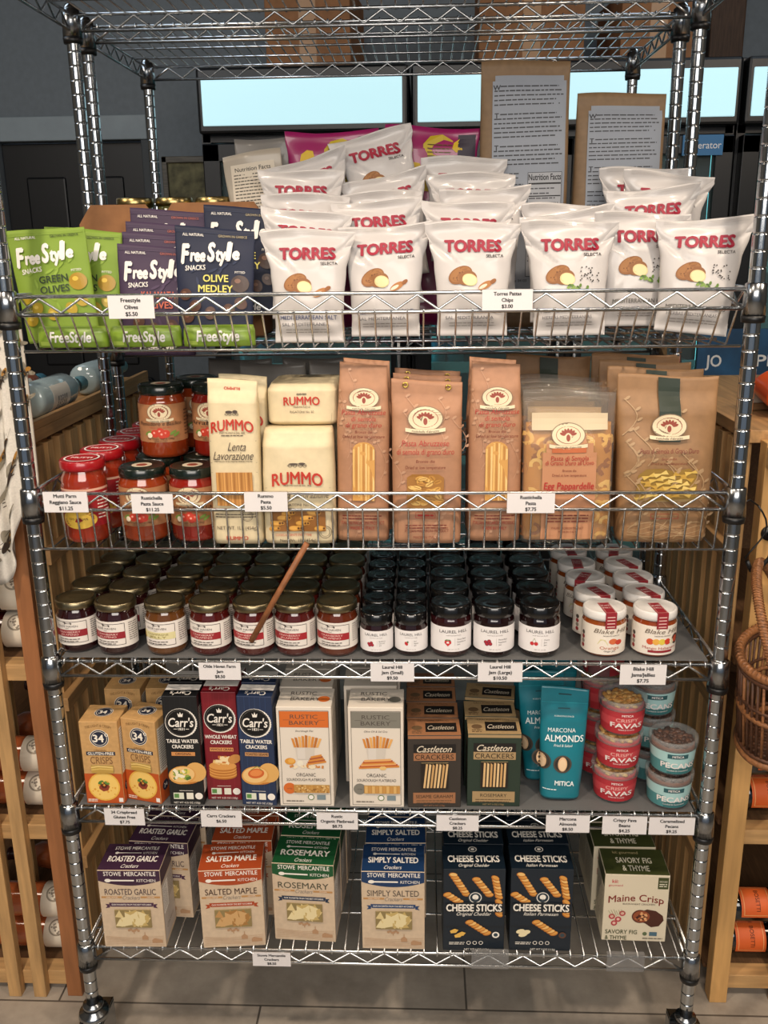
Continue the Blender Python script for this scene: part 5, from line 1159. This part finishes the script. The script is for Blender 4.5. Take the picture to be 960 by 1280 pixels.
# ---- pasta packs
CRM = M('#d6c6a2', .55, tex='n', scale=70, amt=.03)
RUM = ink('#b5301f'); DKI = ink('#4a3e36')
def cart(a, u, v, k):
    a.strip([(u - .14 * k, v), (u + .14 * k, v)], .008, DKI); [a.E(u + q * k, v, .028 * k, DKI, ring=.2) for q in (-.10, -.03, .05, .11)]; a.E(u - .05 * k, v + .014 * k, .07 * k, DKI, rv=.008 * k); a.E(u + .07 * k, v + .016 * k, .05 * k, DKI, rv=.010 * k)
def strands(cols, n, seed=0, slant=0.0):
    def d(a):
        a.R(0, 0, 1, 1, M(cols[0], .45)); rg2 = random.Random(seed)
        for i in range(n): x = (i + .5) / n; a.strip([(x + rg2.uniform(-.01, .01), .0), (min(1, x + slant), 1.0)], .55 / n, M(cols[1 + i % (len(cols) - 1)], .45))
    return d
def rumspag():
    w, h = .086, .284; bg = Bag([(0, w * .49, .020, 5, 0), (.01, w * .5, .024, 5, 0), (.14, w * .5, .025, 4.5, 0), (h - .04, w * .49, .02, 4.5, 0), (h - .016, w * .49, .006, 4, 0), (h, w * .49, .002, 4, 0)], .0005, 3, seal_warp(h, .0015, 1)); b = B(); bg.mesh(b, CRM, 20, 36); F = bg.face(.086, h); a = Art(b, F, l0=.0002)
    a.T('RUMMO', .5, .945, .018, RUM, maxw=.4, rot=pi, bold=.02); cart(a, .5, .795, 1.0)
    a.T('RUMMO', .5, .735, .062, RUM, w=.84, bold=.025, arc=.03); a.T('MAESTRI PASTAI DAL 1846', .5, .685, .012, DKI, maxw=.5); a.lines(.28, .72, .67, .012, 1, .005, DKI)
    a.strip([(.04, .635), (.96, .635)], .006, DKI); a.T('Lenta', .58, .605, .05, DKI, w=.36, shear=.4); a.T('Lavorazione', .5, .55, .05, DKI, w=.80, shear=.4); a.strip([(.04, .505), (.96, .505)], .006, DKI); a.T('METHOD FOR PASTA PERFECTION', .5, .515, .010, DKI, maxw=.8); a.strip([(.04, .445), (.96, .445)], .004, DKI)
    a.T('SPAGHETTI No 3', .5, .42, .020, DKI, w=.58)
    a.E(.72, .18, .11, DKI, ring=.08); a.E(.72, .18, .085, DKI, ring=.06); a.lines(.08, .92, .19, .016, 2, .006, DKI); a.T('NET WT. 1LB (454g)', .5, .105, .022, DKI, w=.8); a.T('RUMMO', .5, .04, .024, RUM, w=.44, bold=.02, arc=-.01)
    o = b.obj('spaghetti_bag'); b = B(); G = Face(.062, .06, lambda u, v, l: F.f(.14 + .72 * u, .245 + .205 * v, l), 1); d = Art(b, G, l0=.0012); d.R(0, 0, 1, 1, M('#b57f42', .45))
    for i in range(15): d.strip([((i + .5) / 15, q / 6) for q in range(7)], .03, M(('#d6a05c', '#9c6830', '#c48f4c')[i % 3], .45))
    b.obj('window', o); return o
p = rumspag()
inst(p, (-.243, .030, Z2 + .002), (-.02, 0, .0), 'cream spaghetti pack in front with red capitals, right of the sauce jars', 'pasta bag', 'cream pasta packs')
inst(p, (-.236, .086, Z2 + .002), (-.02, .0, .0), 'cream spaghetti pack standing behind the front spaghetti pack', 'pasta bag', 'cream pasta packs')
def rumblock(w=.124, h=.198, dp=.078, small=False):
    bg = Bag([(0, w * .49, dp * .46, 6, 0), (.008, w * .5, dp * .5, 7, 0), (h * .55, w * .5, dp * .5, 6, 0), (h - .03, w * .49, dp * .46, 5, 0), (h - .008, w * .48, dp * .36, 4.5, .004), (h, w * .46, dp * .30, 4, .006)], .0010, 6); b = B(); bg.mesh(b, CRM, 24, 30); F = bg.face(w, h); a = Art(b, F, l0=.0002)
    cart(a, .5, .70, .95); a.T('RUMMO', .5, .595, .105, RUM, w=.70, bold=.025, arc=.05); a.T('MAESTRI PASTAI DAL 1846', .5, .525, .014, DKI, maxw=.4)
    a.T('Lenta Lavorazione', .55, .445, .06, DKI, w=.76, shear=.4); a.strip([(.05, .5), (.95, .5)], .003, DKI); a.T('RIGATONI No 50', .5, .355, .025, DKI, maxw=.5)
    a.T('COOKS AL DENTE EVERY TIME', .42, .085, .022, RUM, w=.5); a.T('Net Wt. 1lb (454g)', .48, .035, .030, DKI, w=.5); a.E(.86, .11, .09, DKI, ring=.08); a.E(.86, .11, .065, DKI, ring=.08)
    o = b.obj('pasta_bag'); b = B(); G = Face(w * .78, h * .19, lambda u, v, l: F.f(.11 + .76 * u, .12 + .195 * v, l), 1); d = Art(b, G, l0=.0012); d.R(0, 0, 1, 1, M('#8a5a26', .45))
    rg2 = random.Random(2)
    for i in range(16):
        u, v, r = .06 + .88 * ((i * .618) % 1), .14 + .72 * ((i % 4) / 3), rg2.uniform(-.25, .25)
        d.E(u, v, .10, M('#b98234', .45), rv=.13, rot=r, n=12); d.E(u, v + .02, .09, M('#d6a14c', .45), rv=.09, rot=r, n=12); d.E(u + .08, v, .032, M('#c08a3c', .45), n=10); d.E(u + .08, v, .020, M('#5a3816', .45), n=10)
    b.obj('window', o); return o
p = rumblock()
inst(p, (-.136, .047, Z2 + .002), (-.01, 0, .0), 'cream rigatoni bag in front with a pasta window and red capitals', 'pasta bag', 'cream pasta packs')
inst(p, (-.129, .133, Z2 + .002), (0, 0, .0), 'cream rigatoni bag behind the front rigatoni bag', 'pasta bag', 'cream pasta packs')
def lyingpack():
    w, h, dp = .124, .068, .15; bg = Bag([(0, w * .48, dp * .46, 7, 0), (.006, w * .5, dp * .5, 8, 0), (h - .01, w * .495, dp * .49, 8, 0), (h, w * .46, dp * .44, 6, 0)], .0012, 9); b = B(); bg.mesh(b, CRM, 28, 16); a = Art(b, bg.face(w, h), l0=.0002)
    cart(a, .5, .78, .5); a.T('RUMMO', .5, .62, .20, RUM, w=.50, bold=.025, arc=.06); a.T('MAESTRI PASTAI', .5, .46, .04, DKI, maxw=.3); a.T('RIGATONI No 50', .5, .34, .055, DKI, maxw=.34); a.strip([(.02, .16), (.98, .19)], .004, M('#a8987a', .6)); a.strip([(.9, .1), (.95, .9)], .004, M('#a8987a', .6))
    return b.obj('pasta_bag')
put(lyingpack(), (-.130, .130, Z2 + .2015), (0, 0, .0), 'cream pasta bag lying on top of the two rigatoni bags', 'pasta bag', 'cream pasta packs')
# grey packs in the shade behind
def greypack(seed):
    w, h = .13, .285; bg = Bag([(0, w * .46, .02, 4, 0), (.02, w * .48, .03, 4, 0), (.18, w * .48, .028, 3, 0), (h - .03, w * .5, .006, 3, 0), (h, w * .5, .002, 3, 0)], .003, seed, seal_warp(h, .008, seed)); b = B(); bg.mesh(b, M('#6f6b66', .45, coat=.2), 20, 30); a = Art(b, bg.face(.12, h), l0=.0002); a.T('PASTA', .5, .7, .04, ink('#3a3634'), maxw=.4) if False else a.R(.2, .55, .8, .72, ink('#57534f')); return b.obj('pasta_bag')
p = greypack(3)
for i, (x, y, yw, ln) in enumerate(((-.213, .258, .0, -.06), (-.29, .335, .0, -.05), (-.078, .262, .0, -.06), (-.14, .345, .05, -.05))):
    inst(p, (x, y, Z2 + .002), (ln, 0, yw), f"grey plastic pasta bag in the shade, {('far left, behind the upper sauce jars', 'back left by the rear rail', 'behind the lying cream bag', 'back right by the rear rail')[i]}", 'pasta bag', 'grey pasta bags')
# ---- pink-kraft pasta bags
PK = M('#a97c5e', .6, tex='n', scale=80, amt=.04); DR = ink('#6e2318'); RD2 = ink('#a32a22')
def vine(a, seed, col='#b88f72'):
    rg2 = random.Random(seed); V = ink(col)
    for i in range(9):
        u, v = rg2.random(), rg2.random() * .75; q = rg2.uniform(-.6, .6); pts = [(u + .12 * sin(k * .5 + q), v + .03 * k) for k in range(8)]; a.strip(pts, .010, V)
        for k in range(1, 8, 2): a.E(pts[k][0] + .035, pts[k][1] + .005, .035, V, rv=.008, rot=.6, n=8)
    a.l += .0004
def spag_tall():
    w, h = .092, .308; bg = Bag([(0, w * .48, .024, 4.5, 0), (.01, w * .49, .027, 4.5, 0), (.2, w * .49, .025, 4, 0), (h - .05, w * .46, .016, 3.6, 0), (h - .015, w * .44, .004, 3, 0), (h, w * .44, .002, 3, 0)], .0008, 5, seal_warp(h, .002, 2)); b = B(); bg.mesh(b, PK, 22, 36); F = bg.face(.086, h); a = Art(b, F, l0=.0002); vine(a, 3)
    emblem(a, .52, .805, .30); a.T('Pasta Abruzzese', .52, .728, .026, RD2, w=.86, shear=.12); a.T('di semola', .52, .694, .026, RD2, w=.48, shear=.12); a.T('di grano duro', .52, .660, .026, RD2, w=.70, shear=.12); a.T('Bronze die', .52, .622, .015, DR, maxw=.4, shear=.15); a.T('Dried at low temperature', .52, .596, .017, DR, w=.82, shear=.15)
    a.T('ITALIAN MACARONI PRODUCT', .5, .11, .018, RD2, w=.86); a.T('MADE IN ITALY', .5, .08, .018, RD2, w=.48); a.lines(.1, .9, .15, .016, 2, .006, DR)
    o = b.obj('pasta_bag'); b = B(); G = Face(.038, .10, lambda u, v, l: F.f(.30 + .44 * u, .235 + .33 * v, l), 1); d = Art(b, G, l0=.0012); d.P([(0, 0), (1, 0), (1, .86)] + [(.5 + .5 * cos(pi * k / 8), .86 + .14 * sin(pi * k / 8)) for k in range(9)] + [(0, .86)], M('#c9964f', .45))
    for i in range(9): d.strip([((i + .5) / 9, q / 6 * (.86 + .12 * sin(pi * (i + .5) / 9))) for q in range(7)], .075, M(('#dcb26a', '#b58040', '#e2bf80')[i % 3], .45))
    b.obj('window', o); return o
p = spag_tall(); KG = 'pink kraft pasta bags'
inst(p, (-.028, .050, Z2 + .002), (-.035, .015, .0), 'narrow pink-kraft spaghetti bag beside the rigatoni bags', 'pasta bag', KG)
inst(p, (.199, .050, Z2 + .002), (-.035, .0, .0), 'narrow pink-kraft spaghetti bag beside the egg pasta', 'pasta bag', KG)
inst(p, (-.022, .113, Z2 + .002), (-.03, .0, .0), 'narrow pink-kraft spaghetti bag behind the left narrow one', 'pasta bag', KG)
inst(p, (.198, .113, Z2 + .002), (-.03, .0, .0), 'narrow pink-kraft spaghetti bag behind the right narrow one', 'pasta bag', KG)
def short():
    w, h = .122, .280; bg = Bag([(0, w * .47, .028, 5, 0), (.01, w * .48, .031, 5, 0), (.15, w * .485, .031, 4.5, 0), (h - .06, w * .485, .017, 4, 0), (h - .025, w * .49, .003, 3, 0), (h, w * .49, .002, 3, 0)], .0010, 8, seal_warp(h, .001, 2)); b = B(); bg.mesh(b, PK, 24, 36); F = bg.face(.12, h); a = Art(b, F, l0=.0002); vine(a, 5)
    emblem(a, .48, .765, .25); a.T('Pasta Abruzzese', .48, .622, .034, RD2, w=.66, shear=.12); a.T('di semola di grano duro', .48, .572, .034, RD2, w=.80, shear=.12); a.T('Bronze die', .48, .515, .018, DR, maxw=.28, shear=.15); a.T('Dried at low temperature', .48, .478, .020, DR, w=.56, shear=.15)
    a.frame(.34, .165, .62, .20, .006, RD2); a.lines(.37, .6, .182, .02, 1, .012, RD2); a.T('ITALIAN MACARONI PRODUCT', .5, .085, .018, DR, w=.62); a.T('MADE IN ITALY', .48, .045, .016, DR, w=.34); a.lines(.2, .8, .12, .016, 2, .006, DR)
    o = b.obj('pasta_bag'); b = B()
    for u in (.20, .80):
        for v in (.965,): q = F.f(u, v, .0005); b.tube([(q[0] + .004 * cos(2 * pi * k / 14), q[1] - .001, q[2] + .004 * sin(2 * pi * k / 14)) for k in range(14)], .0013, M('#c9b05a', .3, 1.0), 6, True)
    b.obj('eyelet', o)
    b = B(); G = Face(.054, .085, lambda u, v, l: F.f(.22 + .52 * u, .225 + .21 * v, l), 1); d = Art(b, G, l0=.0012); d.P([(0, 0), (1, 0), (1, .9), (.86, 1), (.14, 1), (0, .9)], M('#9c6c30', .45)); rg2 = random.Random(4)
    for i in range(34):
        u, v, r = rg2.uniform(.12, .88), rg2.uniform(.08, .92), rg2.uniform(-1.2, 1.2); d.E(u, v, .13, M(('#c99848', '#dcb468', '#b5823a')[i % 3], .45), rv=.055, rot=r, n=12); d.strip([(u - .1 * cos(r), v - .06 * sin(r)), (u + .1 * cos(r), v + .06 * sin(r))], .025, M('#8a5c28', .45))
    b.obj('window', o); return o
p = short()
for i, (x, y) in enumerate(((.083, .039), (.084, .109), (.085, .179))): inst(p, (x, y, Z2 + .002), (-.04, 0, .0), f"wide pink-kraft short pasta bag with eyelets, {ORD[i]} of its row in the middle", 'pasta bag', KG)
# ---- clear egg pasta bags
def papp():
    w, h = .155, .262; bg = Bag([(0, w * .485, .022, 5, 0), (.01, w * .49, .026, 5, 0), (.16, w * .49, .025, 4.5, 0), (h - .04, w * .495, .012, 4, 0), (h - .012, w * .5, .002, 3, 0), (h, w * .5, .001, 3, 0)], .0012, 7, seal_warp(h, .002, 1))
    t = B(); bg.mesh(t, clear('#efe6d6', .13, 'cellophane'), 24, 34); o = t.obj('egg_pasta_bag')
    inn = Bag([(.003, w * .46, .016, 5, 0), (.012, w * .475, .021, 5, 0), (.16, w * .475, .020, 4.5, 0), (.205, w * .46, .010, 4, 0)], .002, 4); b = B(); inn.mesh(b, M('#c9923c', .5), 22, 24); F = Face(.15, .20, lambda u, v, l: inn.pt((u - .5) * .15, .004 + v * .2, 1, l), 1); a = Art(b, F, l0=.0003); rg2 = random.Random(5)
    for i in range(70):
        u, v, r = rg2.uniform(.02, .98), rg2.uniform(.02, .93), rg2.uniform(0, 3.1); pts = [(u + .10 * cos(r + k * .35) * (k - 2.5) / 2.5, v + .07 * sin(r + k * .35) * (k - 2.5) / 2.5) for k in range(6)]; pts = [(min(.99, max(.01, x)), min(.99, max(.01, y))) for x, y in pts]; a.strip(pts, .04, M(('#ecc46a', '#9c6420', '#f0d080')[i % 3], .45))
    b.obj('pasta', o)
    b = B(); K = M('#cdbb9c', .6); F = bg.face(.15, h); C = Face(.15, h, lambda u, v, l: F.f(u, v, -.0012 + l), 1); a = Art(b, C, l0=.0012)
    a.R(.08, .74, .92, .85, K); c = Art(b, C, l0=.0016); c.R(.20, .03, .80, .60, M('#b8835f', .6)); c.R(.24, .60, .76, .66, M('#b8835f', .6)); c.R(.32, .66, .68, .72, M('#b8835f', .6)); 
    emblem(c, .48, .71, .19); c.R(.30, .60, .68, .63, M('#b8643a', .6)); c.T('Pasta di Semola', .5, .565, .030, RD2, w=.42, shear=.12); c.T("di Grano Duro all'Uovo", .5, .535, .030, RD2, w=.54, shear=.12); c.T('Bronze die', .5, .485, .014, DR, maxw=.2); c.T('Dried at low temperature', .5, .455, .016, DR, w=.38)
    c.T('Egg Pappardelle', .5, .385, .045, ink('#a8181c'), w=.56, bold=.012, shear=.12); c.lines(.26, .74, .19, .02, 3, .007, DR); c.T('ITALIAN MACARONI PRODUCT', .5, .105, .014, DR, w=.36); c.T('MADE IN ITALY', .5, .08, .012, DR, w=.2)
    b.obj('card_label', o); return o
p = papp()
for i, (x, y) in enumerate(((.321, .038), (.321, .098), (.320, .158), (.319, .218))): inst(p, (x, y, Z2 + .002), (-.03, 0, .02 if i == 0 else 0), f"clear bag of egg pappardelle with kraft card, {ORD[i]} of its row", 'pasta bag', 'clear egg pasta bags')
# ---- farfalle bags with a green band
def farf():
    w, h = .165, .285; K = M('#94704c', .55, tex='n', scale=70, amt=.05); bg = Bag([(0, w * .44, .026, 4.5, 0), (.012, w * .455, .032, 4.5, 0), (.14, w * .48, .035, 4, 0), (h - .07, w * .5, .021, 3.4, 0), (h - .025, w * .505, .004, 3, 0), (h, w * .505, .002, 3, 0)], .0016, 12, seal_warp(h, .002, 2)); b = B(); bg.mesh(b, K, 24, 40); F = bg.face(.155, h); a = Art(b, F, l0=.0002); vine(a, 7, '#a88a66'); vine(a, 9, '#a88a66')
    a.R(.39, .61, .62, .99, ink('#1b2a1c')); emblem(a, .50, .70, .185); a.T('Pasta di Semola di Grano Duro', .5, .56, .028, DR, w=.62, shear=.15, bold=.005); a.T('Bronze die', .5, .515, .014, DR, maxw=.2); a.T('Dried at low temperature', .5, .488, .014, DR, maxw=.4); a.frame(.34, .155, .64, .185, .005, RD2); a.T('ITALIAN MACARONI PRODUCT', .52, .09, .016, ink('#4a2c1a'), w=.42)
    for k in range(6): a.strip([(.1 + .8 * q / 10, .02 + .02 * k + .015 * sin(q + k)) for q in range(11)], .004, ink('#b59a74'))
    o = b.obj('pasta_bag'); b = B(); G = Face(.10, .085, lambda u, v, l: F.f(.17 + .66 * u, .255 + .20 * v, l), 1); d = Art(b, G, l0=.0012); d.P([(.0, .1), (.1, 0), (.9, 0), (1, .1), (.97, .8), (.85, 1), (.6, .93), (.4, 1), (.15, .98), (.03, .8)], M('#8f7030', .45)); rg2 = random.Random(6)
    for i in range(22):
        u, v, r = .10 + .8 * ((i * .618) % 1), .12 + .76 * (i / 21), rg2.uniform(-.7, .7); cr, sr = cos(r), sin(r); q = [(-.11, .055), (-.11, -.055), (0, -.014), (.11, -.06), (.11, .06), (0, .014)]; d.P([(u + (x * cr - y * sr), v + (x * sr + y * cr) * 1.2) for x, y in q], M(('#cfae58', '#b8923e', '#dcc070')[i % 3], .45))
    b.obj('window', o); return o
p = farf()
for i, (x, y, yw) in enumerate(((.484, .044, .0), (.482, .123, .0), (.482, .202, .0), (.482, .281, .0))): inst(p, (x, y, Z2 + .002 + (.002 * i)), (-.04, 0, yw), f"brown kraft farfalle bag with dark green band, {ORD[i]} of its row by the right post", 'pasta bag', 'green band pasta bags')
inst(p, (.325, .345, Z2 + .002), (-.03, 0, .0), 'brown kraft pasta bag with green band in the shade behind the egg pasta', 'pasta bag', 'green band pasta bags')
inst(p, (.498, .361, Z2 + .002), (-.03, 0, .0), 'brown kraft pasta bag with green band standing rearmost by the right rear post', 'pasta bag', 'green band pasta bags')

# ---- almond pouches
def almonds():
    w, h = .088, .222; bg = Bag([(0, w * .40, .018, 2.8, 0), (.006, w * .42, .022, 2.8, 0), (.07, w * .46, .020, 2.5, 0), (.15, w * .49, .010, 2.4, 0), (h - .03, w * .5, .0025, 3, 0), (h, w * .5, .0012, 3, 0)], .0012, 14, seal_warp(h, .002, 1, 0, 0, 40)); b = B(); TE = M('#1a7685', .32, coat=.25); bg.mesh(b, TE, 20, 36); F = bg.face(.085, h); a = Art(b, F, l0=.0002); W_ = ink('#e9f0ee')
    a.R(.36, .93, .64, .94, ink('#0a2a30')); a.R(.36, .805, .62, .815, ink('#0d4a54')); a.strip([(.0, .86), (1, .86)], .012, M('#2f98a6', .3)); a.T('A DELICIOUS SNACK', .5, .745, .012, W_, maxw=.6)
    a.T('MARCONA', .46, .625, .036, W_, w=.60, bold=.0); a.T('ALMONDS', .52, .555, .055, W_, w=.84, bold=.015); a.T('Fried & Salted', .5, .495, .022, W_, w=.4, shear=.2)
    for u, v in ((.50, .335), (.05, .35)): a.E(u, v, .20, ink('#4a4036')); a.E(u, v, .165, ink('#2a2420')); a.E(u, v, .10, M('#d9b48c', .5), rv=.062); a.E(u, v - .004, .075, M('#e2c4a0', .5), rv=.05)
    a.T('MITICA', .56, .165, .042, W_, w=.42, bold=.03); a.lines(.1, .4, .1, .02, 1, .008, W_)
    return b.obj('almond_pouch')
p = almonds()
for i, (x, y, rl, ln) in enumerate(((.334, .046, .02, -.05), (.312, .112, -.04, -.07), (.330, .165, .05, -.08), (.305, .215, .0, -.06))): inst(p, (x, y, Z4 + .003), (ln, rl, -.02 + .06 * i), f"teal almond pouch, {ORD[i]} of the pouch row", 'almond pouch', 'teal almond pouches')
